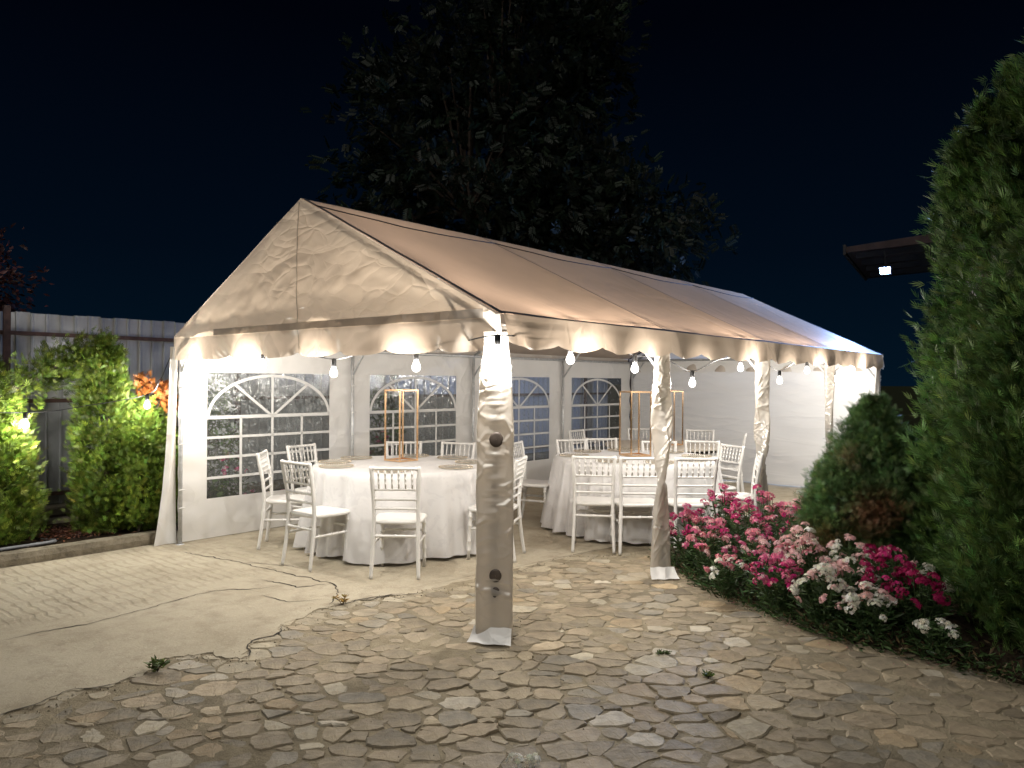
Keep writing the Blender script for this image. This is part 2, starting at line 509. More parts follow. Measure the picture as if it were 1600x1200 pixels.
def pinnate_template(pairs=5, w=.085):
    V = []; F = []
    def leaf(o, d, L):
        d = np.array(d)/np.linalg.norm(d); s = np.array([d[2], 0, -d[0]])
        k = len(V); mid = o + d*L*.45 + np.array([0,.04,0]); tip = o + d*L + np.array([0,-.06,0])
        V.extend([o, mid - s*w, tip, mid + s*w]); F.extend([(k,k+1,k+2),(k,k+2,k+3)])
    for i in range(pairs):
        z = .2+.7*i/pairs
        for sg in (-1, 1): leaf(np.array([0, .1*z*z, z]), (sg*.9, 0, .5), .38)
    leaf(np.array([0,.1,.9]), (0,0,1), .35)
    return np.array(V), np.array(F)

def single_template(w=.2):
    V = np.array([(0,0,0),(-w,.03,.45),(0,.12,.55),(w,.03,.45),(0,-.05,1)], float)
    return V, np.array([(0,1,2),(0,2,3),(1,4,2),(2,4,3)])

def scatter(name, P, Dn, size, tmpl, cols, mat, parent=None, roll=1.0, seed=1):
    """place a copy of the template at each P, its z axis along Dn; all one mesh"""
    g = np.random.default_rng(seed)
    TV, TF = tmpl; n = len(P)
    D = Dn/np.maximum(np.linalg.norm(Dn, axis=1, keepdims=True), 1e-6)
    up = np.tile(np.array([0,0,1.0]), (n,1)); up[np.abs(D[:,2]) > .93] = (1,0,0)
    X = np.cross(up, D); X /= np.linalg.norm(X, axis=1, keepdims=True); Y = np.cross(D, X)
    a = g.uniform(-math.pi, math.pi, n)*roll
    c, s = np.cos(a)[:,None], np.sin(a)[:,None]
    X, Y = X*c+Y*s, -X*s+Y*c
    size = np.broadcast_to(size, (n,))
    V = (TV[None,:,0,None]*X[:,None,:] + TV[None,:,1,None]*Y[:,None,:] + TV[None,:,2,None]*D[:,None,:])*size[:,None,None] + P[:,None,:]
    k = len(TV)
    F = (TF[None] + (np.arange(n)*k)[:,None,None]).reshape(-1, TF.shape[1])
    C = np.repeat(cols, k, axis=0)
    return mesh_np(name, V.reshape(-1,3), F, mat, parent, colors=C)

def palette(g, n, base, var=.25, hue=.12, clump=None):
    base = np.asarray(base, float)
    c = np.tile(base, (n,1)) * np.exp(g.normal(0, var, (n,1)))
    c[:,0] *= np.exp(g.normal(0, hue, n)); c[:,2] *= np.exp(g.normal(0, hue, n))
    if clump is not None: c *= clump[:,None]
    return np.clip(c, .003, .9)

def conifer_points(g, leaders, n_clump, per, clump_r, prof, flat=1.0, tone_s=.28):
    """clumps of sprays hung on the skin (and some inside) of each leader; leaders are curved spines"""
    P = []; D = []; K = []
    tot = sum(l['r']*l['h'] for l in leaders)
    for l in leaders:
        nc = int(n_clump*l['r']*l['h']/tot)
        path = l.get('path')
        for _ in range(nc):
            u = g.uniform(0,1)**l.get('bias', .9); th = g.uniform(0, 2*math.pi)
            rr = l['r']*prof(u)*(.84+.28*g.random())*(1+.34*nz(math.cos(th)*1.6*max(1,l['r']*3), math.sin(th)*1.6*max(1,l['r']*3), u*l['h']*2.1+l['x']))
            inner = g.random() < .22
            if inner: rr *= g.uniform(.35,.75)
            if path:
                i = u*(len(path)-1); i0 = min(int(i), len(path)-2); q = i-i0
                c = np.array(path[i0])*(1-q)+np.array(path[i0+1])*q
                ax = np.array(path[i0+1])-np.array(path[i0]); ax = ax/np.linalg.norm(ax)
                e1 = np.cross(ax, (0,1,.01)); e1 /= np.linalg.norm(e1); e2 = np.cross(ax, e1)
                out = e1*math.cos(th)+e2*math.sin(th); axis = ax*.6+np.array([0,0,.4])
            else:
                c = np.array([l['x'], l['y'], l['z']+l['h']*u]); out = np.array([math.cos(th), math.sin(th), 0]); axis = np.array([0,0,1.0])
            cc = c + out*rr
            tone = math.exp(g.normal(0,tone_s))
            m_ = max(3, int(per*(.6+.8*g.random())))
            off = g.normal(0, clump_r*(.55 if u > .9 else 1), (m_,3)); off[:,2] *= flat
            P.append(cc+off)
            dd = out*g.uniform(.5,1.0)+axis*g.uniform(.35,1.0)
            D.append(np.tile(dd,(m_,1))+g.normal(0,.38,(m_,3))); K.append(np.full(m_, tone))
    return np.concatenate(P), np.concatenate(D), np.concatenate(K)

PROF_THUJA = lambda u: (min(1, .72+u*1.6) if u < .2 else 1.0)*max(.04, (1-u**2.6))**.62
PROF_COL = lambda u: (min(1, .8+u*1.2) if u < .2 else 1.0)*max(.03, (1-u**4))**.6
PROF_CONE = lambda u: max(.05, (1-u)**.62*(1 if u > .1 else .8+2*u))

def thuja(name, leaders, label, cat='thuja', n_clump=300, per=16, clump_r=.05, size=(.05,.09), base=(.075,.13,.022), seed=3, group=None, prof=PROF_THUJA, tm=None, dead=None, var=.22, flat=1.0, tone=.28):
    g = np.random.default_rng(seed)
    l0 = leaders[0]
    root = empty(name, (l0['x'], l0['y'], l0['z']), 0, label, cat, group)
    org = np.array([l0['x'], l0['y'], l0['z']])
    P, D, K = conifer_points(g, leaders, n_clump, per, clump_r, prof, flat, tone)
    P[:,2] = np.maximum(P[:,2], l0['z']+.03)
    C = palette(g, len(P), base, var, .15, K)
    if dead:
        for (c, r_, col) in dead:
            d = np.linalg.norm((P-np.array(c))/np.array(r_), axis=1)+g.normal(0,.15,len(P))
            w = np.clip(1.6-d*1.3, 0, 1)[:,None]
            C = C*(1-w)+palette(g, len(P), col, .25, .1)*w
    sz = g.uniform(size[0], size[1], len(P))
    scatter('crown', P-org, D, sz, tm or fan_template(7, 1.05, .075), C, M['leaf'], root, 1.0, seed)
    for l in leaders:
        mb = MB()
        if l.get('path'):
            pts = [Vector(p)-Vector(org) for p in l['path']]
        else:
            pts = [Vector((l['x'],l['y'],l['z']-.05))-Vector(org)+Vector((.02*math.sin(3*k),.02*math.cos(2*k),(l['h']*.93)*k/6)) for k in range(7)]
        n = len(pts); r0 = .018+.012*l['h']
        mb.tube(pts, [r0*(1-.85*i/(n-1)) for i in range(n)], 6)
        if not l.get('path'):
            for _ in range(14):
                u = g.uniform(.08,.85); a = g.uniform(0,6.28); b = pts[0].lerp(pts[-1], u); L = l['r']*.8*prof(u)
                mb.tube([b, b+Vector((math.cos(a)*L*.5, math.sin(a)*L*.5, .12*L)), b+Vector((math.cos(a)*L, math.sin(a)*L, .5*L))], [.01,.007,.003], 5)
        mb.build('trunk', M['bark'], root)
    return root

def broadleaf(name, x, y, h, crown, label, seed, leaf=(.03,.055,.02), n_clump=150, per=26, size=(.16,.28), tm=None, spread=.45, trunk_r=.16, group=None, tone=.35):
    """trunk, forking limbs, crown of leaf clumps; crown: list of ellipsoids (dx,dy,z,rx,ry,rz)"""
    g = np.random.default_rng(seed)
    root = empty(name, (x,y,0), 0, label, 'tree', group)
    mb = MB(); P=[]; D=[]; K=[]
    z0 = min(c[2]-c[5] for c in crown)
    mb.tube([(0,0,-.1),(.04,.02,z0*.5),(-.03,.05,z0),(.05,0,z0+.8)], [trunk_r*1.25, trunk_r, trunk_r*.85, trunk_r*.7], 9)
    vol = sum(c[3]*c[4]*c[5] for c in crown)
    for c in crown:
        cc = np.array(c[:3]); rr = np.array(c[3:6]); nc = max(6, int(n_clump*c[3]*c[4]*c[5]/vol))
        mb.tube([(0,0,z0*.9), (c[0]*.4, c[1]*.4, z0+(c[2]-z0)*.5), (c[0],c[1],c[2]+.4*c[5])], [trunk_r*.6, trunk_r*.4, .02], 7)
        for _ in range(nc):
            d = g.normal(0,1,3); d /= np.linalg.norm(d)
            r_ = g.uniform(.35,1.06)**.6
            q = cc + d*rr*r_
            mm = int(per*(.5+g.random()))
            P.append(q+g.normal(0,spread,(mm,3))*np.array([1,1,.65])); K.append(np.full(mm, math.exp(g.normal(0,tone))))
            D.append(np.tile(d*.7+np.array([0,0,-.15]),(mm,1))+g.normal(0,.55,(mm,3)))
            if g.random() < .35:
                s = Vector((c[0]*.6, c[1]*.6, z0+(c[2]-z0)*.6)); e = Vector(q)
                mb.tube([s, s.lerp(e,.5)+Vector((0,0,.15)), e], [.05,.03,.008], 5)
    P = np.concatenate(P); D = np.concatenate(D); K = np.concatenate(K)
    scatter('crown', P, D, g.uniform(size[0],size[1],len(P)), tm or pinnate_template(), palette(g,len(P),leaf,.25,.12,K), M['leaf'], root, 1.0, seed)
    mb.build('trunk', M['bark'], root)
    return root

# ------------------------------------------------------------------ ground
def quad_sheet(name, x0, y0, x1, y1, z, mat):
    return mesh_np(name, np.array([(x0,y0,z),(x1,y0,z),(x1,y1,z),(x0,y1,z)], float), [[0,1,2,3]], mat)
tag(quad_sheet('ground', -400, -400, 400, 600, -.075, M['ground']), kind='structure')

SLAB_EDGE = [(-4.2,1.7),(-3.1,2.72),(-2.37,3.55),(-2.1,3.83),(-1.92,4.06),(-1.91,4.23),(-1.7,4.35),(-1.49,4.22),(-1.52,4.51),(-1.41,4.96),(-1.24,5.29),(-.91,5.5),(-.46,5.72),(.1,6.3),(.5,6.78),(1.3,7.0),(2.4,7.9),(4.2,9.7),(6.6,12.4)]
def ragged(pts, step, amp, seed):
    out = []
    for (a, b) in zip(pts[:-1], pts[1:]):
        L = math.dist(a, b); n = max(1, int(L/step))
        nx, ny = -(b[1]-a[1])/L, (b[0]-a[0])/L
        for i in range(n):
            q = i/n; x = a[0]+(b[0]-a[0])*q; y = a[1]+(b[1]-a[1])*q
            d = amp*(fbm(x*5+seed, y*5, 0, 1, 3)*1.6 + nz(x*31, y*31, seed)*.5)
            out.append((x+nx*d, y+ny*d))
    out.append(pts[-1]); return out
edge = ragged(SLAB_EDGE, .022, .065, 3.3)
slab_pts = edge + [tw(9.2,.0)[:2], tw(9.2,4.2)[:2], tw(-.5,4.2)[:2], tw(-6.5,4.2)[:2]]
def slab_local(p):
    q = np.array(p[:2])-TC0; return (float(q@TA), float(q@TB))
L = [slab_local(p) for p in slab_pts]; n = len(L); ne0 = len(edge)
vs = [(L[i][0],L[i][1], .007 if (i >= ne0 or slab_pts[i][0] < -1.0) else max(-.004,.007-.011*min(1,(slab_pts[i][0]+1.0)/.5))) for i in range(n)]+[(x,y,-.07) for x,y in L]
ne = len(edge)
fs = [list(range(n))]+[[i, (i+1)%n, (i+1)%n+n, i+n][::-1] for i in range(n)]
slab = mesh_np('concrete_slab', np.array(vs), fs, M['concrete'])
slab.location = (TC0[0], TC0[1], 0); slab.rotation_euler = (0,0,TROT)
tag(slab, kind='structure')
def crack(pts, w, name='crack'):
    """dirt-filled crack, in slab coordinates, a few millimetres proud of the slab"""
    pp = ragged(pts, .03, .035, rnd.random()*50); V=[]; F=[]
    for i,p in enumerate(pp):
        a = pp[max(i-1,0)]; b = pp[min(i+1,len(pp)-1)]; L_ = math.dist(a,b) or 1
        nx, ny = -(b[1]-a[1])/L_, (b[0]-a[0])/L_
        ww = w*(.35+1.1*abs(fbm(p[0]*4+9, p[1]*4, 0, 1, 2))*1.5)*min(1,(i+1)/6,(len(pp)-i)/6)
        V += [(p[0]+nx*ww, p[1]+ny*ww, .0095), (p[0]-nx*ww, p[1]-ny*ww, .0095)]
        if i: F.append([2*i-2,2*i-1,2*i+1,2*i])
    return mesh_np(name, np.array(V), F, M['crack'], slab)
def sl(*ps): return [slab_local(p) for p in ps]
crack(sl((-3.02,4.53),(-2.6,4.95),(-2.2,5.62),(-1.75,5.75)), .006)
crack(sl((-1.24,5.29),(-1.27,5.6),(-1.35,5.85),(-1.75,6.1),(-2.3,6.5),(-3.0,6.9)), .009)
crack(sl((-1.35,5.85),(-1.6,5.75),(-1.95,5.95)), .008)
crack(sl((-1.3,5.45),(-1.55,5.35),(-1.8,5.52)), .005)
crack(sl((-.91,5.52),(-1.15,5.38)), .012)
crack(sl((-2.3,6.5),(-2.0,6.45),(-1.7,6.3)), .006)

for a_,b_,w_ in ((112,150,.006),(176,205,.010),(222,262,.007),(285,318,.006)): crack([slab_local(p) for p in edge[a_:b_:4]], w_)
# paving: bed + individual stones
BED = [(1.28,6.75),(1.42,6.2),(1.47,5.8),(1.68,5.24),(1.87,4.84),(2.03,4.58),(2.34,4.34),(2.62,3.98),(3.1,3.5),(3.9,2.9),(5.5,2.2)]
def mortar_fn(u, v):
    x = -5+12*u; y = .5+12.5*v
    lo = math.exp(-((x-.25)/1.1)**2-((y-3.75)/.62)**2)
    d = lo*max(0, .45+1.3*fbm(x*1.6+3, y*1.6, 2, 1.3, 3))
    return (x, y, -.0002-.015*d+.0035*fbm(x*3,y*3,8,1.0,3))
paving = tag(grid('stone_paving', 240, 240, mortar_fn, M['mortar']), kind='structure')
def inside(p, poly):
    x,y = p; c = False; j = len(poly)-1
    for i in range(len(poly)):
        xi,yi = poly[i]; xj,yj = poly[j]
        if (yi>y) != (yj>y) and x < (xj-xi)*(y-yi)/(yj-yi)+xi: c = not c
        j = i
    return c
stone_poly = [(-3.4,2.35)]+[(x-.03,y+.06) for x,y in SLAB_EDGE[1:17]]+[(2.6,8.1),(2.2,7.3),(1.5,6.9)]+[(x+.1,y+.05) for x,y in BED[1:-1]]+[(3.6,2.3)]
def voronoi_stones():
    ASP = 1.22; rs = random.Random(41); pts = []; wts = []
    cells = {}
    tries = 0
    while tries < 40000:
        tries += 1
        x = rs.uniform(-3.6,4.0); y = rs.uniform(2.2,8.4)*ASP
        dm = .115+.07*(.5+.5*nz(x*1.3,y*1.3,4))+rs.choice((-.045,-.02,0,.04,.09))
        k = (int(x/.25), int(y/.25)); ok = True
        for i in (-1,0,1):
            for j in (-1,0,1):
                for q in cells.get((k[0]+i,k[1]+j),()):
                    if (q[0]-x)**2+(q[1]-y)**2 < dm*dm: ok = False; break
                if not ok: break
            if not ok: break
        if ok: pts.append((x,y)); wts.append(rs.gauss(0,.0042)); cells.setdefault(k,[]).append((x,y))
    out = []
    A = np.array(pts); WT = np.array(wts)
    for (x,y),w0_ in zip(pts,wts):
        if not inside((x,y/ASP), stone_poly): continue
        d2 = (A[:,0]-x)**2+(A[:,1]-y)**2
        sel = (d2 < .75**2) & (d2 > 1e-9); nb = A[sel]; nw = WT[sel]
        poly = [(x-.4,y-.4),(x+.4,y-.4),(x+.4,y+.4),(x-.4,y+.4)]
        for (qx,qy),w1_ in zip(nb,nw):
            nx,ny = qx-x,qy-y; dd_ = nx*nx+ny*ny; f_ = .5+(w0_-w1_)/(2*dd_)
            mx,my = x+nx*f_, y+ny*f_; new = []
            for i in range(len(poly)):
                p = poly[i]; q = poly[(i+1)%len(poly)]
                dp = (p[0]-mx)*nx+(p[1]-my)*ny; dq = (q[0]-mx)*nx+(q[1]-my)*ny
                if dp <= 0: new.append(p)
                if dp*dq < 0:
                    t = dp/(dp-dq); new.append((p[0]+(q[0]-p[0])*t, p[1]+(q[1]-p[1])*t))
            poly = new
        if len(poly) >= 3: out.append([(px, py/ASP) for px,py in poly])
    return out
STONE_COL = [((.28,.235,.17),6),((.31,.26,.185),6),((.335,.275,.195),4),((.245,.21,.155),4),((.34,.265,.17),1.4),((.40,.36,.28),1.3),((.44,.40,.33),.5),((.27,.245,.20),2)]
def make_stone(poly, rs):
    cx = sum(p[0] for p in poly)/len(poly); cy = sum(p[1] for p in poly)/len(poly)
    inr = min(abs((poly[(i+1)%len(poly)][0]-p[0])*(p[1]-cy)-(p[0]-cx)*(poly[(i+1)%len(poly)][1]-p[1]))/max(1e-6,math.dist(p,poly[(i+1)%len(poly)])) for i,p in enumerate(poly))
    j = rs.uniform(.001,.007)+.004*max(0,nz(cx*1.1,cy*1.1,2)); k = max(.6, 1-j/max(inr,.02))
    ring = []
    m_ = len(poly)
    for i,p in enumerate(poly):
        a = poly[i-1]; b = poly[(i+1)%m_]
        la, lb = math.dist(a,p), math.dist(b,p)
        if min(la,lb) < .022: ring.append(p); continue
        ca = rs.uniform(.10,.34); cb = rs.uniform(.10,.34)
        ring.append((p[0]+(a[0]-p[0])*ca, p[1]+(a[1]-p[1])*ca)); ring.append((p[0]+(b[0]-p[0])*cb, p[1]+(b[1]-p[1])*cb))
        if lb > .09: q_ = rs.uniform(.45,.55); o_ = rs.gauss(-.004,.008); ring.append((p[0]+(b[0]-p[0])*q_-(b[1]-p[1])/lb*o_, p[1]+(b[1]-p[1])*q_+(b[0]-p[0])/lb*o_))
    ring = [((x-cx)*k*(1+.10*nz(x*19,y*19,3))+rs.gauss(0,.005), (y-cy)*k*(1+.10*nz(x*19,y*19,3))+rs.gauss(0,.005)) for x,y in ring]
    n_ = len(ring)
    hgt = rs.uniform(-.001,.006)+.003*nz(cx*1.3,cy*1.3,7); tx, ty = rs.gauss(0,.026), rs.gauss(0,.026)
    bev = rs.uniform(.002,.007)
    V = []; 
    for (s,dz) in ((1.03,-.035),(1.0,-.004-bev*.5),(1-bev/max(inr,.04)*.9, 0)):
        for (x,y) in ring: V.append((x*s, y*s, (hgt+tx*x+ty*y if dz > -.03 else 0)+dz+(rs.uniform(-.0015,.0015) if dz > -.03 else 0)))
    F = []
    for l in range(2):
        for i in range(n_): F.append([l*n_+i, l*n_+(i+1)%n_, (l+1)*n_+(i+1)%n_, (l+1)*n_+i])
    V.append((0,0,hgt+rs.uniform(0,.003)))
    for i in range(n_): F.append([2*n_+i, 2*n_+(i+1)%n_, 3*n_])
    tot = sum(w for _,w in STONE_COL); q = rs.random()*tot
    for c,w in STONE_COL:
        q -= w
        if q <= 0: break
    f = math.exp(rs.gauss(0,.15)); c = tuple(v*f for v in c)
    if min((cx-e[0])**2+(cy-e[1])**2 for e in edge[::4]) < .10**2: f = rs.uniform(.72,1.0); c = tuple(v*f for v in (.42,.37,.275)); hgt += .003
    area = abs(sum(ring[i][0]*ring[(i+1)%n_][1]-ring[(i+1)%n_][0]*ring[i][1] for i in range(n_)))/2
    return (cx,cy), V, F, c, area
rs = random.Random(5)
stones = [make_stone(p, rs) for p in voronoi_stones() if len(p) >= 3]
def in_frame(c): return c[1] > 2.95 and abs(c[0]) < c[1]*.72
stones.sort(key=lambda s: -(s[4]/s[0][1]**3 if in_frame(s[0]) else 0))
rest = MB()
for i, (c,V,F,colr,ar) in enumerate(stones):
    if i < 300:
        o = mesh_np('paving_stone', np.array(V), F, M['stone'], paving, colors=np.array([colr]*len(V)), smooth=False)
        o.location = (c[0], c[1], 0)
    else:
        rest.add([(v[0]+c[0], v[1]+c[1], v[2]) for v in V], F, colr)
rest.build('paving_stones_beyond', M['stone'], paving, kind='stuff')

# crumbs and chips along the broken slab edge and in the joints
mb = MB(); rs = random.Random(9)
for _ in range(1800):
    if rs.random() < .75:
        e = edge[rs.randrange(len(edge)*3//4)]; x,y = e[0]+rs.gauss(.02,.05), e[1]+rs.gauss(-.02,.05); z = 0.0
    else:
        x,y = rs.uniform(-2.2,2.4), rs.uniform(3.0,5.2); z = -.004
    s = rs.uniform(.003,.013)
    q = [(x+rs.uniform(-s,s), y+rs.uniform(-s,s), z) for _ in range(3)]
    a = rs.random()*6.28
    q = [(x+s*math.cos(a+k*2.1)*rs.uniform(.6,1.2), y+s*math.sin(a+k*2.1)*rs.uniform(.6,1.2), z-.004) for k in range(3)]+[(x,y,z+s*.9)]
    c = rs.choice([(.26,.22,.16),(.33,.29,.22),(.18,.15,.11)])
    mb.add(q, [[0,1,3],[1,2,3],[2,0,3]], c)
tag(mb.build('stone_chips', M['stone']), 'small stone chips crumbled along the broken edge of the concrete', 'chips', kind='stuff')

# flower bed soil at right, garden bed at left
def soil_sheet(name, poly_fn, nu, nv):
    return tag(grid(name, nu, nv, poly_fn, M['soil']), kind='structure')
def bed_fn(u, v):
    i = u*(len(BED)-1); k = min(int(i), len(BED)-2); q = i-k
    e = np.array(BED[k])*(1-q)+np.array(BED[k+1])*q
    far = np.array([6.5, 8.6-u*7.0]) if u > .3 else np.array([3.2+u*11, 9.2-u*9.0])
    p = e*(1-v)+far*v
    return (p[0]+.04*nz(p[0]*6,p[1]*6), p[1]+.04*nz(p[0]*6,p[1]*6,5), -.03+.13*min(1,v*7)**.6+.03*fbm(p[0],p[1],0,5,3))
soil_sheet('flower_bed_soil', bed_fn, 90, 40)
def gbed(u, v):
    s = -7+17*u; t = 4.3+1.75*v; p = tw(s,t)
    return (p[0],p[1], .085+.14*v*v+.03*fbm(p[0],p[1],0,4,3))
soil_sheet('garden_soil', gbed, 160, 24)
# kerb in front of the garden bed
mb = MB()
K = 70
def kerb_ring(s):
    w = lambda a: .012*fbm(s*7+a*9, a*3, 0, 1, 3)
    pr = [(4.20,-.05),(4.185+w(1),.06),(4.20+w(2),.108+w(3)),(4.31+w(4),.115+w(5)),(4.33,.10),(4.33,-.05)]
    return [(s,t,z) for t,z in pr]
vs=[]; fs=[]
for i in range(K+1):
    vs += kerb_ring(-6.6+6.52*i/K)
for i in range(K):
    for j in range(5): fs.append([i*6+j, i*6+j+1, (i+1)*6+j+1, (i+1)*6+j][::-1])
fs.append([K*6+j for j in range(6)]); fs.append([5-j for j in range(6)])
kerb = mb.add(vs,fs).build('garden_kerb', M['kerb'], smooth=False, kind='structure')
kerb.location=(TC0[0],TC0[1],0); kerb.rotation_euler=(0,0,TROT)
# low concrete steps below the fence
def lowwall(name, t0, t1, z1, label):
    mb = MB(); mb.bbox(-7, t0, -.05, 10, t1, z1, .012)
    o = mb.build(name, M['kerb']); o.location=(TC0[0],TC0[1],0); o.rotation_euler=(0,0,TROT)
    tag(o, label, 'wall'); return o
lowwall('low_wall', 5.28, 5.42, .17, 'lower mossy concrete edging in front of the metal fence')
lowwall('footing_wall', 5.60, 5.95, .24, 'low concrete footing right under the grey metal fence')
# red mulch patch
mb = MB(); rs = random.Random(3)
for _ in range(700):
    s = rs.gauss(-.62,.18); t = rs.gauss(4.75,.13); x,y,_z = tw(s,t); a = rs.random()*6.28; l = rs.uniform(.01,.03)
    z = .10+.14*((t-4.3)/1.75)**2+.02*rs.random()
    dx,dy = math.cos(a)*l, math.sin(a)*l
    mb.add([(x-dx,y-dy,z),(x+dy*.35,y-dx*.35,z+.008),(x+dx,y+dy,z+.004),(x-dy*.35,y+dx*.35,z+.012)], [[0,1,2],[0,2,3]], rs.choice([(.16,.06,.035),(.10,.045,.03),(.22,.09,.05)]))
tag(mb.build('dry_mulch', M['leaf']), 'reddish dry leaf litter on the soil between two thujas', 'leaf litter', kind='stuff')
# hose lying on the garden edge
mb = MB(); mb.tube(catmull([tw(-2.4,4.38,.11),tw(-1.5,4.42,.115),tw(-1.1,4.44,.115),tw(-.9,4.5,.11),tw(-.95,4.7,.1)],6), .014, 8)
tag(mb.build('garden_hose', M['hose'], smooth=True), 'grey hose lying on the soil behind the kerb', 'hose')

# ------------------------------------------------------------------ fence
fence = empty('metal_fence', tw(0,5.83), TROT, 'grey sheet metal fence with brown rails behind the garden bed', 'fence')
sheet = MB(); Wd = .137
pr = [(0,0),(.008,-.012),(.022,-.012),(.03,0),(Wd,0)]
vs = [(x,y,.25) for x,y in pr]+[(x,y,2.235) for x,y in pr]; vs += [(x,y+.004,z) for x,y,z in vs]
fs = []
for i in range(4): fs += [[i,i+1,6+i,5+i][::1], [10+i,15+i,16+i,11+i]]
fs += [[5+i,6+i,16+i,15+i] for i in range(4)]
sheet.add(vs,fs)
s0 = sheet.build('sheet_strip', M['fence'], fence)
s0.location = (-7,0,0); rs = random.Random(12)
for i in range(1,124):
    o = s0.copy(); COL.objects.link(o); o.parent = fence
    o.location = (-7+i*Wd, rs.uniform(-.003,.003), rs.uniform(-.006,.006))
for z in (2.02,1.33,.36):
    mb = MB(); mb.box(-7,-.055,z-.02,10,-.016,z+.02); mb.build('rail', M['rust'], fence)
for i in range(7):
    mb = MB(); x = -.93-5+i*2.5; mb.box(x-.03,-.105,-.05,x+.03,-.058,2.29 if i == 2 else 2.2); mb.build('post', M['rust'], fence)

# ------------------------------------------------------------------ tent
TW_, TL_, EH, RH = 4.06, 8.0, 1.967, 2.965
tent = empty('party_tent', (TC0[0],TC0[1],0), TROT, 'large white gabled party tent lit from inside by bulbs', 'tent')
def roof_z(t): return EH+(RH-EH)*(1-abs(t-TW_/2)/(TW_/2))
# frame
for s in (0,2,4,6,8):
    for t in (.03, TW_-.05):
        mb = MB(); mb.tube([(s,t,0),(s,t,EH-.06)], .019, 10)
        mb.lathe([(.045,.0),(.045,.006),(.02,.012)], 10, s, t)
        p = mb.build('post', M['steel'], tent, smooth=True)
        if t > 1:
            for z in (.35,.52,.95,1.2,1.5):
                q = MB(); q.tube([(s-.03,t-.03,z),(s,t-.038,z+.004),(s+.03,t-.03,z)], .006, 5); q.build('tie', M['white_fabric'], p)
for t in (.03, TW_-.05):
    mb = MB(); mb.tube([(0,t,EH-.07),(8,t,EH-.07)], .019, 10); mb.build('eave_rail', M['steel'], tent, smooth=True)
mb = MB(); mb.tube([(0,TW_/2,RH-.035),(8,TW_/2,RH-.035)], .019, 10); mb.build('ridge_pole', M['steel'], tent, smooth=True)
for s in (0,8):
    mb = MB(); mb.tube([(s,.03,EH-.03),(s,TW_-.05,EH-.03)], .019, 10); mb.build('gable_rail', M['steel'], tent, smooth=True)
for s in (0,2,4,6,8):
    for a,b in ((.03,TW_/2),(TW_-.05,TW_/2)):
        mb = MB(); mb.tube([(s+.02,a,EH-.06),(s+.02,b,RH-.045)], .019, 10); mb.build('rafter', M['steel'], tent, smooth=True)
        mb = MB(); d = 1 if a < 1 else -1
        mb.tube([(s,a,1.62),(s,a+d*.42,roof_z(a+d*.42)-.06)], .012, 8); mb.build('knee_brace', M['steel'], tent, smooth=True)
# roof panels, one per bay and slope
def roof_fn(s0, side):
    def fn(u, v):
        s = s0+2*u; e = -.03 if side == 0 else TW_+.03
        t = e+(TW_/2-e)*v
        sag = -.06*math.sin(math.pi*u)*math.sin(math.pi*min(1,v*1.15))**.7*(1-.3*v)
        z = EH+(RH-EH)*v+sag+.006*fbm(s,t,0,2.2,3)
        return (s+(-.03 if s0 == 0 and u == 0 else 0), t, z)
    return fn
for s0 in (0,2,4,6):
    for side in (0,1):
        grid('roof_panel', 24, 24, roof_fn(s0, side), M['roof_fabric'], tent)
# seams, plus rake and eave pole shadows painted as strips (narrow, a few millimetres above the cloth)
def strip(name, path, w, mat, nrm, parent=tent):
    V=[]; F=[]
    for i,(p,side) in enumerate(path):
        V += [tuple(np.array(p)-np.array(side)*w/2+np.array(nrm)*.004), tuple(np.array(p)+np.array(side)*w/2+np.array(nrm)*.004)]
        if i: F.append([2*i-2,2*i-1,2*i+1,2*i])
    return mesh_np(name, np.array(V), F, mat, parent)
sl_n = (0,-(RH-EH),TW_/2); Ln = math.hypot(sl_n[1],sl_n[2]); sl_n = (0,sl_n[1]/Ln,sl_n[2]/Ln)
for s,w in ((0.0,.045),(2,.018),(4,.018),(6,.018),(7.99,.02)):  # wide front strip paints the rafter's shadow along the rake hem
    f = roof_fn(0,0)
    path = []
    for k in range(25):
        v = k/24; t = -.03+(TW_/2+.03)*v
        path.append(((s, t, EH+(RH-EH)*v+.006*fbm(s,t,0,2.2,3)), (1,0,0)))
    strip('seam_or_shade', path, w, M['webbing_shade'], sl_n)
for (s0) in (0,2,4,6):   # eave rail's dark shadow line painted over the hem, following each bay
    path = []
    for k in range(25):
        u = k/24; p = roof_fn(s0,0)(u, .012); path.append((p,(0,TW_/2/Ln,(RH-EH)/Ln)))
    strip('eave_shade_strip', path, .04, M['webbing_shade'], sl_n)
# cord under the ridge on the outside
for s0 in (0,2,4,6):
    mb = MB(); pts = []
    for k in range(17):
        u = k/16; v = .91-.05*math.sin(math.pi*u)**.8; p = roof_fn(s0,0)(u,v); pts.append((p[0],p[1]-.004,p[2]+.008))
    mb.tube(pts, .005, 5); mb.build('ridge_cord', M['webbing_shade'], tent)
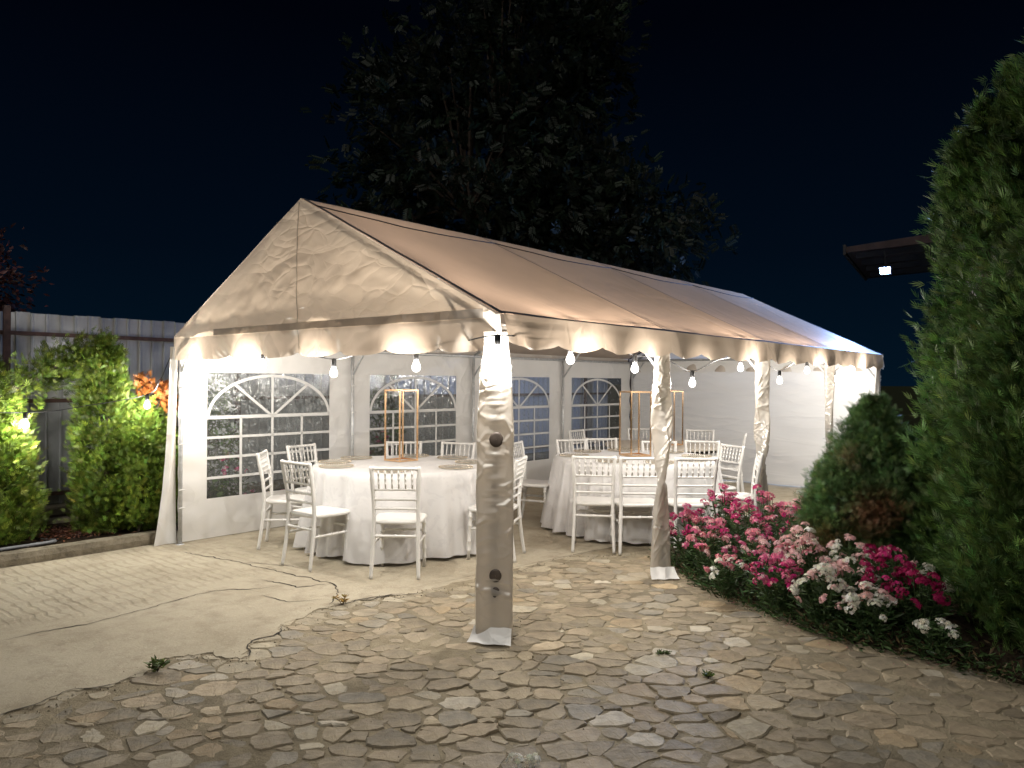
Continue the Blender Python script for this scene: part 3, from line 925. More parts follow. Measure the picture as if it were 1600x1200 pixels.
# gables
def scallop(x, n=.52, amp=.045):
    f = (x/n) % 1.0
    return -amp*math.sin(math.pi*f)**.7
def crease(x, y, seed=0):
    a = fbm(x+seed, y, seed, 2.4, 4); b = 1-abs(fbm(x*1.3+y*.7+seed, y*1.3, seed+3, 2.0, 3))*4
    return .018*a+.012*max(0,b)
def gable_fn(s, sg, part=None):
    def fn(u, v):
        t = -.03+(TW_+.06)*u
        bot = EH-.185+scallop(t,.52)+.012*nz(t*3,1)
        top = roof_z(min(max(t,0),TW_))
        z = bot+(top-bot)*v
        if part == 'upper': z = EH-.02+(max(top,EH-.015)-EH+.02)*v
        if part == 'lower': z = bot+(EH-.02-bot)*v
        v = (z-bot)/(top-bot)
        wv = .03*math.sin(t*2*math.pi/.52+1)*max(0,(EH-z)/.2) if z < EH else 0
        env = min(1, (top-z)/.3)
        d = crease(t, z, s)*env*1.1
        return (s+sg*(.03+.02*math.sin(math.pi*u)*v*(1-v)*3+d)+wv, t, z)
    return fn
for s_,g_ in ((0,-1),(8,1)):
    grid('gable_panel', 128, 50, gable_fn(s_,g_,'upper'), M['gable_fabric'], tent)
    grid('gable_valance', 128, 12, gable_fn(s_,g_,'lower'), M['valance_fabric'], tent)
# gable seam and a grey band painting in the gable rail's shadow
path=[((-.036-.02*math.sin(math.pi*.5)*0-.012, TW_/2, z),(0,1,0)) for z in np.linspace(1.80,2.94,30)]
def on_gable(t, z, off=.006):
    u = (t+.03)/(TW_+.06); bot = EH-.185+scallop(t,.52)+.012*nz(t*3,1); top = roof_z(min(max(t,0),TW_)); v = (z-bot)/(top-bot)
    p = gable_fn(0,-1)(u,v); return (p[0]-off, t, z)
strip('gable_seam', [(on_gable(TW_/2,z),(0,1,0)) for z in np.linspace(1.80,2.93,40)], .010, M['gable_shade_band'], (-1,0,0))
strip('gable_shade_band', [(on_gable(t,EH+.01),(0,0,1)) for t in np.linspace(.1,3.3,100)], .055, M['gable_shade_band'], (-1,0,0))
# side valances (right side in view, left side and its scallops too)
def val_fn(s0, t0, sg):
    def fn(u, v):
        s = s0+2*u; bot = EH-.165+scallop(s,.5,.042)+.012*nz(s*3,t0)
        z = bot+(EH+.004-bot)*v
        k = (1-v)
        d = k*(.03*math.sin(s*2*math.pi/.5+.6)+.03*fbm(s,z,t0,3,3))+.012*k
        return (s, t0+sg*(.0+d), z)
    return fn
for s0 in (0,2,4,6):
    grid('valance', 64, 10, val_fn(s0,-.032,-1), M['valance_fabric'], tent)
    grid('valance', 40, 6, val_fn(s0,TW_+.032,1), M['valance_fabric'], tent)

# left wall panels with arched windows
WZ0, WZ1, WSP = .40, 1.63, 1.19
def wall_panel(s0, drops):
    w0, w1 = s0+.285, s0+1.715
    t0 = TW_-.005
    H1 = EH-.05
    us = sorted(set(list(np.linspace(0,1,41))+[(w0-s0)/2,(w1-s0)/2])); vs_ = sorted(set(list(np.linspace(0,1,41))+[(WZ0-.015)/(H1-.015),(WZ1-.015)/(H1-.015)]))
    def fn(u, v):
        s = s0+2*u; z = .015+(H1-.015)*v
        d = .02*fbm(s,z,1.3,1.6,3)+.008*crease(s,z,4)*20*.05
        e = min(u,1-u)*2
        pull = .010*math.sin(z*21+2*nz(s,z))*max(0,1-e*3.2)
        in_w = w0-.02 < s < w1+.02 and WZ0-.02 < z < WZ1+.02
        return (s, t0+(d*min(1,e*6)*(0 if in_w else 1))+pull, z)
    pn = grid('wall_panel', us, vs_, fn, M['wall_fabric'], tent, skip=lambda u,v: w0 < s0+2*u < w1 and WZ0 < .015+(H1-.015)*v < WZ1)
    # film
    def ff(u, v):
        s = w0+(w1-w0)*u; z = WZ0+(WZ1-WZ0)*v
        return (s, t0+.006+.006*fbm(s,z,s0,2.5,3)*min(1,8*u,8*(1-u),8*v,8*(1-v)), z)
    grid('window_film', 30, 26, ff, M['film'], pn)
    def bar(pts, w=.026, name='window_bar'):
        mb = MB(); V=[]; F=[]
        n_ = len(pts)
        for i,p in enumerate(pts):
            a = pts[max(i-1,0)]; b = pts[min(i+1,n_-1)]; l = math.dist(a,b); nx,nz_ = -(b[1]-a[1])/l, (b[0]-a[0])/l
            for (sg,dy) in ((1,0),(-1,0),(-1,.004),(1,.004)):
                V.append((p[0]+nx*w/2*sg, t0-.003+dy, p[1]+nz_*w/2*sg))
            if i:
                o = 4*(i-1)
                for k in range(4): F.append([o+k, o+(k+1)%4, o+4+(k+1)%4, o+4+k])
        F.append([0,1,2,3]); F.append([4*n_-1-k for k in range(4)])
        mb.add(V,F).build(name, M['muntin'], pn)
    cx = (w0+w1)/2; hw = (w1-w0)/2
    for k in range(4): z = WSP-k*(WSP-WZ0)/4; bar([(w0,z),(w1,z)], .026 if k else .034)
    bar([(cx,WZ0),(cx,WSP-.002)]); bar([(cx,WSP+.002),(cx,WZ1-.03)])
    for f in (-.5,.5): bar([(cx+hw*f,WZ0),(cx+hw*f,WSP)])
    ah = WZ1-WSP-.025
    bar([(cx+hw*.985*math.cos(a), WSP+ah*math.sin(a)) for a in np.linspace(0,math.pi,33)], .03, 'window_arch')
    for f in (-1,1): bar([(cx+f*.02,WSP+.01),(cx+f*hw*.60,WSP+ah*.79)])
    if drops:
        g = np.random.default_rng(int(s0*7+5))
        n_ = drops
        s = g.uniform(w0+.01,w1-.01,n_*2); z = g.uniform(WZ0+.01,WZ1-.01,n_*2)
        den = np.array([.5+1.1*fbm(a,b,9,2.0,2)+.45*(b-.8) for a,b in zip(s,z)])
        keep = g.random(n_*2) < den; s = s[keep]; z = z[keep]
        r = g.gamma(2.0,.0019,len(s))+.0012
        base = np.array([[math.cos(a),0,math.sin(a)] for a in np.linspace(0,2*math.pi,7)[:-1]]+[[0,.6,0]])
        el = np.where(g.random(len(s)) < .3, g.uniform(1.5,3.4,len(s)), 1.0); an = g.normal(-.75,.25,len(s))*(el > 1.2)
        B = base[None]*r[:,None,None]; B[:,:,0] *= el[:,None]
        ca, sa = np.cos(an)[:,None], np.sin(an)[:,None]
        X = B[:,:,0]*ca-B[:,:,2]*sa; Z = B[:,:,0]*sa+B[:,:,2]*ca
        V = np.stack([X+s[:,None], B[:,:,1]+t0+.013, Z+z[:,None]],2).reshape(-1,3)
        tf = np.array([[k,(k+1)%6,6] for k in range(6)])
        F = (tf[None]+(np.arange(len(s))*7)[:,None,None]).reshape(-1,3)
        tag(mesh_np('water_droplets', V, F, M['drop'], pn), kind='stuff')
for s0,dn in ((0,3400),(2,3600),(4,500),(6,300)):
    wall_panel(float(s0), dn)
# plain back wall, two panels
for t0,t1 in ((.03,2.03),(2.03,TW_-.03)):
    def bw(u, v, t0=t0, t1=t1):
        t = t0+(t1-t0)*u; z = .018+(EH-.058)*v
        return (8.02+.018*fbm(t*.6,z*2.2,3,1.6,4)+.012*math.sin(z*9+2*nz(t*2,z))*(1-v), t, z)
    grid('back_wall_panel', 40, 40, bw, M['back_fabric'], tent)
# loose flap at the front-left corner
def flap(u, v):
    z = .01+1.86*v; w = .06+.14*(1-v)**2.2
    s = -.01-w*u
    return (s, TW_+.0+.03*math.sin(u*5+z*2)+.06*u*(1-v)**2+.01*fbm(u*2,z,1,3,3), z)
grid('corner_flap', 10, 40, flap, M['wall_fabric'], tent)
def flap_b(u, v):
    z = .03+1.85*v; s = 7.99-.22*u*(1-.2*v)
    return (s, -.0+.035*math.sin(u*7+z*1.5)*u, z)
grid('corner_flap', 10, 30, flap_b, M['wall_fabric'], tent)

# rolled curtains round the right-hand posts
def sleeve(s, w, d, ang, twist, z0, z1, seed, pinch=(), folds=(), ex=5.0, amp=1.0):
    NA, NZ = 84, 230
    g_ = random.Random(int(seed*7)); cre = [(g_.uniform(-.09,.09), (g_.random()**.7)*1.85, g_.choice((-1,1))*g_.uniform(.2,1.25), g_.uniform(.05,.16), g_.choice((1,1,-1))*g_.uniform(.004,.010)) for _ in range(60)]
    def fn(u, v):
        z = z0+(z1-z0)*v; th = 2*math.pi*u
        ww = w(z); dd = d(z) if callable(d) else d
        for (pz,pw,pa) in pinch: ww *= 1-pa*math.exp(-((z-pz)/pw)**2)
        tf = min(1,max(0,(z-.25)/1.35)); tf = tf*tf*(3-2*tf)
        a = ang+twist*tf+.08*nz(z*2,seed)
        c, sn = math.cos(th), math.sin(th)
        x = ww/2*math.copysign(abs(c)**(2/ex), c); y = dd/2*math.copysign(abs(sn)**(2/ex), sn)
        off = .010*fbm(x*9+seed, z*2.2, seed+math.copysign(1,sn), 1.0, 3)
        for (z1_,sl_,dep) in folds:      # long diagonal folds pressed into the flat faces
            q = z-(z1_+sl_*x/ww)
            off += dep*max(0, 1-abs(q)/.028)
        for (c0_,zc,an,ln,dep) in cre:   # sharp random creases in the film
            dx = x-c0_; dz = z-zc; l_ = dx*math.cos(an)+dz*math.sin(an)
            if abs(l_) > ln: continue
            q_ = abs(-dx*math.sin(an)+dz*math.cos(an))
            off += dep*max(0,1-q_/.011)*(1-(l_/ln)**2)
        y += off*amp*math.copysign(1,sn)*min(1,abs(sn)*2.5)
        x *= 1+.05*nz(z*5,seed,math.copysign(1,c))
        cx = .014*nz(z*1.4,seed*3)
        ca, sa = math.cos(a), math.sin(a)
        return (s+x*ca-y*sa+cx, .03+x*sa+y*ca+cx*.5, z)
    return grid('post_curtain', NA, NZ, fn, M['sleeve_fabric'], tent)
CAMDIR = -TROT   # local angle whose x axis is world x
def tl(x, y):   # world direction to tent local angle
    return math.atan2(-x*math.sin(TROT)+y*math.cos(TROT), x*math.cos(TROT)+y*math.sin(TROT))
fa = tl(1,0)
cur1 = sleeve(0.0, lambda z: .225 if z < 1.25 else .225-.055*(z-1.25)/.6, .075, fa, 0, .02, 1.86, 2.0, ((1.78,.1,.12),),
             ((.30,-.06,.012),(.78,.16,.014),(.98,-.22,.008),(1.12,.30,.012),(1.42,-.35,.014),(1.60,.25,.012),(.56,.08,.006)), 7.0)
cur2 = sleeve(2.0, lambda z: .155+.022*math.sin(z*4.4+2.2), .055, fa+.15, 3.6, .02, 1.86, 5.0, ((1.02,.12,.12),), ((.5,.5,.01),(.8,.6,.01),(1.3,.5,.012)), 4.0)
cur3 = sleeve(4.0, lambda z: .16, .055, fa+.2, 3.3, .02, 1.86, 8.0, ((1.35,.15,.15),), ((.6,.5,.01),(1.1,.5,.01)), 4.0)
cur4 = sleeve(6.0, lambda z: .12, .06, fa, 3.0, .02, 1.86, 11.0, ((1.2,.3,.3),), (), 4.0)
cur5 = sleeve(8.0, lambda z: .13, .06, fa, 1.0, .02, 1.86, 14.0, (), (), 4.0)
tag(cur1, 'broad tan curtain hanging round the front corner post'); tag(cur2, 'twisted crinkled tan curtain round the second post')
# white hem spread on the ground
def foot(s, w, seed, par, ang):
    def fn(u, v):
        x = (u-.5)*w*(1+.15*v); y = -.035-.085*v+.02*nz(u*3,seed)
        z = .075*(1-v)**1.6+.016+.006*nz(u*4,v*3,seed)
        ca, sa = math.cos(ang), math.sin(ang)
        return (s+x*ca-y*sa, .03+x*sa+y*ca, z)
    grid('curtain_hem', 14, 8, fn, M['white_fabric'], par)
foot(0, .235, 1, cur1, fa-.25); foot(2, .20, 4, cur2, fa+.15)
# dark round tie balls on the corner curtain
for z,r_ in ((1.215,.042),(.40,.038),(.30,.03)):
    mb = MB(); n_ = 18
    prof = [(0.001,-.052),(r_*.7,-.0515),(r_*.95,-.049),(r_,-.045),(r_*.95,-.03)]
    vs=[]; fs=[]
    for (rr,yy) in prof:
        for k in range(n_): a = 2*math.pi*k/n_; vs.append((rr*math.cos(a), yy, rr*1.1*math.sin(a)))
    for i in range(len(prof)-1):
        for k in range(n_): fs.append([i*n_+k,(i+1)*n_+k,(i+1)*n_+(k+1)%n_,i*n_+(k+1)%n_])
    ca, sa = math.cos(fa), math.sin(fa)
    vs = [(x*ca-y*sa+.01, .03+x*sa+y*ca, z+zz) for x,y,zz in vs]
    mb.add(vs,fs).build('tie_ball', M['dark_knob'], cur1, smooth=True)

# ------------------------------------------------------------------ string lights
string = empty('string_lights', tw(0,0,1.8), TROT, 'black cable of glowing white bulbs strung along the tent eaves', 'string lights')
BULBS = [(-1.15,4.47,1.18),(-.14,4.40,1.33),
         (.11,3.68,1.74),(.11,2.78,1.71),(.11,1.79,1.64),(.11,.86,1.68),(-.085,-.06,1.75),
         (.84,.09,1.74),(1.70,.10,1.69),(2.63,.09,1.58),(3.64,.10,1.73),(4.60,.09,1.61),(5.41,.09,1.73),(6.35,.09,1.64),(7.09,.09,1.77)]
zo = -1.8
cab = [(-2.3,4.5,1.32)]
prev = None
bulbmesh = None
lamp_d = bpy.data.lights.new('bulb_lamp', 'POINT'); lamp_d.energy = BULB_POWER; lamp_d.color = BULB_COLOR; lamp_d.shadow_soft_size = .02
for i,b in enumerate(BULBS):
    top = (b[0],b[1],b[2]+.085)
    if prev is not None:
        mid = tuple((p+q)/2 for p,q in zip(prev,top))
        if i == 2: cab += [(-.1,4.22,1.55),(-.04,4.1,1.80),(.02,3.95,1.83)]
        else: cab.append((mid[0],mid[1],mid[2]+(-.02 if i < 2 else 0 if i in (6,7) else .035)))
    cab.append(top); prev = top
cab += [(7.6,.0,1.84),(7.92,.02,1.88),(7.93,.3,1.80)]
mb = MB(); mb.tube([(p[0],p[1],p[2]+zo) for p in catmull(cab,6)], .0045, 5); mb.build('cable', M['black'], string)
for b in BULBS:
    so = MB(); so.lathe([(.004,.092),(.015,.088),(.019,.075),(.019,.03),(.016,.026)], 12)
    so = so.build('socket', M['black'], string, smooth=True); so.location = (b[0],b[1],b[2]+zo)
    if bulbmesh is None:
        bb = MB(); bb.lathe([(.013,.028),(.015,.018),(.021,.006),(.028,-.010),(.030,-.024),(.027,-.038),(.019,-.049),(.008,-.054),(.001,-.055)], 14)
        bo = bb.build('bulb', M['bulb'], so, smooth=True); bulbmesh = bo
    else:
        bo = bulbmesh.copy(); COL.objects.link(bo); bo.parent = so
    lo = bpy.data.objects.new('bulb_lamp', lamp_d); link(lo, so); lo.location = (0,0,-.02)

# ------------------------------------------------------------------ chairs
def turned(mb, p0, p1, r, rings=(), n=8, taper=1.0):
    p0 = Vector(p0); p1 = Vector(p1); pts=[]; rad=[]
    fr = [0,1]
    for q in rings: fr += [q-.025,q-.012,q+.012,q+.025]
    for f in sorted(fr):
        pts.append(p0.lerp(p1,f)); on = any(abs(f-q) < .013 for q in rings)
        rad.append(r*(1+(taper-1)*f)*(1.28 if on else 1))
    mb.tube(pts, rad, n)
def make_chair():
    c = empty('banquet_chair')
    W2 = .19; W = M['chair_white']
    # seat (front is +y)
    V=[]; ring=[]
    for k in range(28):
        a = 2*math.pi*k/28; cx, sy = math.cos(a), math.sin(a)
        x = math.copysign(abs(cx)**.42, cx)*(.205-.018*(-sy)); y = math.copysign(abs(sy)**.42, sy)*.20
        ring.append((x,y))
    vs=[]; fs=[]
    for (s,z) in ((.90,.418),(.98,.422),(1.0,.434),(.985,.446),(.93,.452),(.6,.449)):
        vs += [(x*s,y*s+.005,z) for x,y in ring]
    for i in range(5):
        for k in range(28): fs.append([i*28+k,i*28+(k+1)%28,(i+1)*28+(k+1)%28,(i+1)*28+k])
    fs.append([5*28+k for k in range(28)]); fs.append([27-k for k in range(28)])
    MB().add(vs,fs).build('seat', W, c, smooth=True)
    for sx in (-1,1):
        mb = MB(); turned(mb, (sx*.175,.165,.425), (sx*.178,.185,0), .0165, (.12,.30,.62,.80), 10, .82); mb.build('front_leg', W, c, smooth=True)
        mb = MB()
        path = catmull([(sx*.188,-.235,0),(sx*.180,-.205,.20),(sx*.174,-.185,.42),(sx*.176,-.195,.60),(sx*.184,-.225,.78),(sx*.190,-.245,.885)],5)
        rad = []
        for i,p in enumerate(path):
            z = p.z; rr = .0165 if z > .1 else .0145
            if any(abs(z-q) < .014 for q in (.26,.33,.545,.62,.70,.77)): rr *= 1.25
            rad.append(rr)
        rad[-1] = .011
        mb.tube(path, rad, 10); mb.build('back_post', W, c, smooth=True)
        mb = MB(); turned(mb, (sx*.178,.172,.27), (sx*.178,-.198,.27), .011, (.15,.5,.85)); mb.build('side_stretcher', W, c, smooth=True)
    mb = MB(); turned(mb, (-.178,-.195,.33), (.178,-.195,.33), .0115, (.08,.5,.92)); mb.build('back_stretcher', W, c, smooth=True)
    mb = MB(); turned(mb, (-.17,.172,.315), (.17,.172,.315), .0105, (.08,.5,.92)); mb.build('front_stretcher', W, c, smooth=True)
    def by(z): return -.19-.055*max(0,(z-.52)/.36)**1.3
    mb = MB(); turned(mb, (-.19,by(.868),.868), (.19,by(.868),.868), .0135, (.06,.94)); mb.build('top_rail', W, c, smooth=True)
    for z in (.70,.62,.545):
        mb = MB(); turned(mb, (-.178,by(z),z), (.178,by(z),z), .0105, (.06,.94)); mb.build('cross_rail', W, c, smooth=True)
    sp = MB(); turned(sp, (0,0,-.082), (0,-.032,.08), .0075, (.25,.5,.75), 6)
    first = None
    for k in range(6):
        x = -.132+.264*k/5
        if first is None: o = first = sp.build('spindle', W, c, smooth=True)
        else: o = first.copy(); COL.objects.link(o); o.parent = c
        o.location = (x, by(.785)+.014, .785)
    return c
chair0 = make_chair()
T1 = (-1.05,7.38); T2 = (1.33,8.22); T3 = (2.05,10.22)
CH = [ # x, y, facing dx, dy, label, group
 (-2.10,7.20,.99,.12,'white banquet chair seen side-on, leftmost at the near table','chairs round the near table'),
 (-1.63,6.50,.62,.78,'white banquet chair turned three-quarters at the left front of the near table','chairs round the near table'),
 (-.905,6.22,.02,1,'white banquet chair with its back square to the camera at the near table','chairs round the near table'),
 (-.15,6.80,-.97,.23,'white banquet chair half hidden behind the front corner curtain','chairs round the near table'),
 (-1.98,7.84,.86,-.5,'white banquet chair beside the first arched window, behind the leftmost chair','chairs round the near table'),
 (-1.18,8.26,.08,-1,'white banquet chair behind the near table, in line with the gold stand','chairs round the near table'),
 (-.66,8.20,-.30,-.95,'white banquet chair behind the near table, right of the gold stand','chairs round the near table'),
 (.27,8.42,.93,-.36,'white banquet chair at the left end of the second table','chairs round the second table'),
 (.775,7.20,.10,1,'front left white chair of the second table, back to the camera','chairs round the second table'),
 (1.165,7.13,-.03,1,'front middle white chair beside the twisted curtain at the second table','chairs round the second table'),
 (1.66,7.16,-.06,1,'front right white chair of the second table, just past the twisted curtain','chairs round the second table'),
 (2.22,7.60,-.97,.22,'white banquet chair side-on at the right end of the second table, above the flowers','chairs round the second table'),
 (2.17,8.20,-.93,-.36,'white banquet chair angled behind the right end of the second table','chairs round the second table'),
 (.80,8.78,.42,-.9,'white banquet chair at the back left of the second table, before the last window','chairs round the second table'),
 (1.13,8.96,.22,-.97,'white banquet chair behind the second table, left of its gold stand','chairs round the second table'),
 (1.68,8.58,-.08,-1,'white banquet chair behind the second table, half hidden by the twisted curtain','chairs round the second table'),
 (2.16,8.68,-.25,-.97,'white banquet chair behind the second table at its right end','chairs round the second table'),
 (1.10,10.60,.8,-.6,'far white chair at the bare table, under the last window','chairs round the bare table'),
 (1.90,11.0,0,-1,'far white chair behind the bare table near the tent back corner','chairs round the bare table'),
 (2.63,10.75,-.3,-.95,'far white chair behind the right half of the bare table','chairs round the bare table'),
 (2.84,10.12,-.93,.3,'far white chair at the right end of the bare table, by the third curtain','chairs round the bare table'),
]
for i,(x,y,dx,dy,lab,grp) in enumerate(CH):
    c = chair0 if i == 0 else copy_tree(chair0)
    c.location = (x,y,.008 if not inside((x,y), stone_poly) else .003); c.rotation_euler = (0,0,math.atan2(dy,dx)-math.pi/2)
    tag(c, lab, 'chair', grp)

# ------------------------------------------------------------------ tables, cloths
def table(name, c, r_, label, mat_top, mat_leg):
    t = empty(name, (c[0],c[1],.008), 0, label, 'table', 'round banquet tables')
    mb = MB(); mb.lathe([(r_-.02,.70),(r_-.002,.705),(r_,.716),(r_,.728),(r_-.006,.732)], 64); mb.build('tabletop', mat_top, t, smooth=False)
    mb = MB(); mb.lathe([(r_-.09,.66),(r_-.08,.66),(r_-.08,.70),(r_-.09,.70)], 48); mb.build('apron', mat_leg, t)
    for k in range(4):
        a = math.pi/4+k*math.pi/2; x,y = math.cos(a)*r_*.62, math.sin(a)*r_*.62
        mb = MB(); mb.tube([(x,y,.70),(x*1.08,y*1.08,0)], .016, 8); mb.build('leg', mat_leg, t, smooth=True)
    return t
table('round_table', T1, .83, 'round table under the white damask cloth nearest the camera', M['table_top'], M['table_dark'])
table('round_table', T2, .85, 'round table under the white damask cloth, second from the front', M['table_top'], M['table_dark'])
table('round_table', T3, .80, 'bare round table with dark frame at the back of the tent', M['table_top'], M['table_dark'])
def cloth(c, r_, seed, label, flare=.11, squash=None):
    NA = 300; rows=[]
    prof = [(0.0,.0),(.25,0),(.5,0),(.75,0),(.93,0),(.985,-.002),(1.0,-.008)]
    V=[]; 
    zt = .752
    g = random.Random(seed); ph = [g.uniform(0,6.28) for _ in range(6)]
    def fold(th): 
        a = th+.22*math.sin(3*th+ph[0])
        return .35*math.sin(9*a+ph[1])+.5*math.sin(16*a+ph[2]+.8*math.sin(2*th))+.35*math.sin(27*a+ph[4]+math.sin(3*th))+.2*math.sin(5*a+ph[3])
    for (f,dz) in prof:
        for k in range(NA):
            th = 2*math.pi*k/NA; V.append((f*r_*math.cos(th), f*r_*math.sin(th), zt+dz+.001*nz(f*5*math.cos(th),f*5*math.sin(th),seed)))
    NR = 22
    for j in range(1,NR+1):
        q = j/NR
        for k in range(NA):
            th = 2*math.pi*k/NA; fo = fold(th)
            rr = r_+.012+flare*q**1.1*.75+fo*.085*q**.75
            if squash: 
                rr *= squash(th, q)
            z = zt-.01-(zt-.03-.012*fold(th+1.7))*q
            V.append((rr*math.cos(th), rr*math.sin(th), max(.006,z)))
    nR = len(prof)+NR; F=[]
    for i in range(nR-1):
        for k in range(NA): F.append((i*NA+k, i*NA+(k+1)%NA, (i+1)*NA+(k+1)%NA, (i+1)*NA+k))
    o = mesh_np('tablecloth', np.array(V), np.array(F), M['cloth'], None, smooth=True)
    o.location = (c[0],c[1],.014)
    return tag(o, label, 'tablecloth', 'white damask tablecloths')
cloth(T1, .84, 3, 'white damask cloth draped to the floor over the near round table')
cloth(T2, .86, 8, 'white damask cloth draped to the floor over the second table')

# gold stands
def stand(c, z, side, h, rz, label):
    s = empty('gold_stand', (c[0],c[1],z), rz, label, 'centrepiece', 'tall gold frame centrepieces')
    w = side/2; r_ = .0065
    for sx in (-1,1):
        for sy in (-1,1):
            MB().box(sx*w-r_,sy*w-r_,0,sx*w+r_,sy*w+r_,h).build('upright', M['gold'], s)
    for zz,nm in ((.0085,'base_frame'),(h+.001,'top_frame')):
        mb = MB()
        for sg in (-1,1):
            mb.box(-w-r_-.001,sg*w-r_-.001,zz-.008,w+r_+.001,sg*w+r_+.001,zz+.0075); mb.box(sg*w-r_-.001,-w+r_+.0012,zz-.008,sg*w+r_+.001,w-r_-.0012,zz+.0075)
        mb.build(nm, M['gold'], s)
stand((-1.10,7.62), .768, .225, .70, R(48), 'tall rose gold wire frame stand on the near table')
stand((1.34,8.30), .768, .24, .69, R(22), 'tall gold wire frame stand on the second table')
stand((2.08,10.05), .748, .24, .70, R(15), 'gold wire frame stand on the bare table behind the twisted curtain')

# charger plates
def plate0():
    p = empty('charger_plate')
    MB().lathe([(.10,.0),(.105,.002),(.148,.008),(.150,.010),(.148,.0115),(.104,.006),(.098,.005)], 40).build('plate', M['glass_plate'], p, smooth=True)
    mb = MB(); n_=44
    for k in range(n_):
        a = 2*math.pi*k/n_; x,y = .153*math.cos(a), .153*math.sin(a)
        mb.lathe([(.002,.006),(.006,.009),(.0062,.013),(.003,.017)], 6, x, y)
    mb.build('beaded_rim', M['glass_rim'], p, smooth=True)
    return p
pl = plate0(); PL=[]
for nm,c,angs in (('near',T1,[(-90,'nearest the square-backed chair'),(-35,'next to the corner curtain'),(-148,'at the front left'),(178,'at the left edge'),(143,'beside the first window'),(88,'behind the gold stand'),(48,'at the back right'),(8,'at the right edge')]),
                  ('second',T2,[(-120,'at the front left'),(-78,'at the front'),(-38,'at the front right'),(0,'at the right end'),(45,'at the back right'),(95,'at the back'),(135,'at the back left'),(182,'at the left end')])):
    for a,w in angs:
        PL.append((c[0]+.66*math.cos(R(a)), c[1]+.66*math.sin(R(a)), 'clear beaded charger plate %s of the %s table' % (w,nm) if not w.startswith(('near','next','beside','behind')) else 'clear beaded charger plate on the %s table, %s' % (nm,w)))
for i,(x,y,lab) in enumerate(PL):
    p = pl if i == 0 else copy_tree(pl)
    p.location = (x,y,.768); p.rotation_euler=(0,0,i*.37); tag(p, lab, 'plate', 'charger plates')

# ------------------------------------------------------------------ garden plants, left
def at(s,t): p = tw(s,t); return p[0],p[1]
x,y = at(-1.42,4.80); x2,y2 = at(-1.2,4.75)
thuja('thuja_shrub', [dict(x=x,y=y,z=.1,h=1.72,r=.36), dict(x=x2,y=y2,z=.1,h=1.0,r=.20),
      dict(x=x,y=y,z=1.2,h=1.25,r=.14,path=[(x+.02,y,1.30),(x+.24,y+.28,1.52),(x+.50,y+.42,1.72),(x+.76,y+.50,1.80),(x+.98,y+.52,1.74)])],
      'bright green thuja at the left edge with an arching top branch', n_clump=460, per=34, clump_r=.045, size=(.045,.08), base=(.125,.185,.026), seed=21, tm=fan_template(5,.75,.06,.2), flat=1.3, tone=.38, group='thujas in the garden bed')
x,y = at(-.38,4.72); x2,y2 = at(.0,4.72); x3,y3 = at(-.14,4.62)
thuja('thuja_shrub', [dict(x=x,y=y,z=.1,h=1.62,r=.27), dict(x=x2,y=y2,z=.1,h=1.22,r=.32), dict(x=x3,y=y3,z=.1,h=.95,r=.34)],
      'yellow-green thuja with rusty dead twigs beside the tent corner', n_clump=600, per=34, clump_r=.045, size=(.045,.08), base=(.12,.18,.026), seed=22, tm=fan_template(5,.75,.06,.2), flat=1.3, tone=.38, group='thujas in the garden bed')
# rusty twigs as separate small plume
g = np.random.default_rng(5); cx,cy = at(.0,4.66)
P=[];D=[]
for c_,n_ in (((cx-.07,cy,1.52),60),((cx+.10,cy+.06,1.44),70),((cx+.16,cy+.10,1.30),40),((cx-.05,cy,1.42),25)):
    P.append(np.array(c_)+g.normal(0,.045,(n_,3))); D.append(np.tile((.1,-.3,.7),(n_,1))+g.normal(0,.5,(n_,3)))
P=np.concatenate(P);D=np.concatenate(D)
root = empty('dead_thuja_branch', (cx,cy,.15), 0, 'orange-brown dried thuja branch above the lit garden bulb', 'dead branch')
scatter('dry_foliage', P-np.array([cx,cy,.15]), D, g.uniform(.05,.085,len(P)), fan_template(7,1.05,.075), palette(g,len(P),(.34,.12,.03),.25,.1), M['leaf'], root)
mb = MB(); mb.tube([(0,0,.0),(.0,.02,.6),(-.03,.0,1.1),(-.06,0,1.42)],[.014,.012,.008,.004],6); mb.tube([(-.01,.0,.9),(.06,.05,1.15),(.13,.08,1.36)],[.008,.006,.003],6); mb.build('stem', M['bark'], root)
x,y = at(.75,4.95)
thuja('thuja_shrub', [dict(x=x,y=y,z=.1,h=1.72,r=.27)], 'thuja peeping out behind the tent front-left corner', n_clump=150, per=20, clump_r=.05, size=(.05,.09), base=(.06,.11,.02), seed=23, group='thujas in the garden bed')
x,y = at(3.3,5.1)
thuja('thuja_shrub', [dict(x=x,y=y,z=.1,h=1.3,r=.30)], 'dark thuja behind the second arched window', n_clump=110, per=18, clump_r=.055, size=(.06,.10), base=(.05,.09,.02), seed=24, group='thujas in the garden bed')
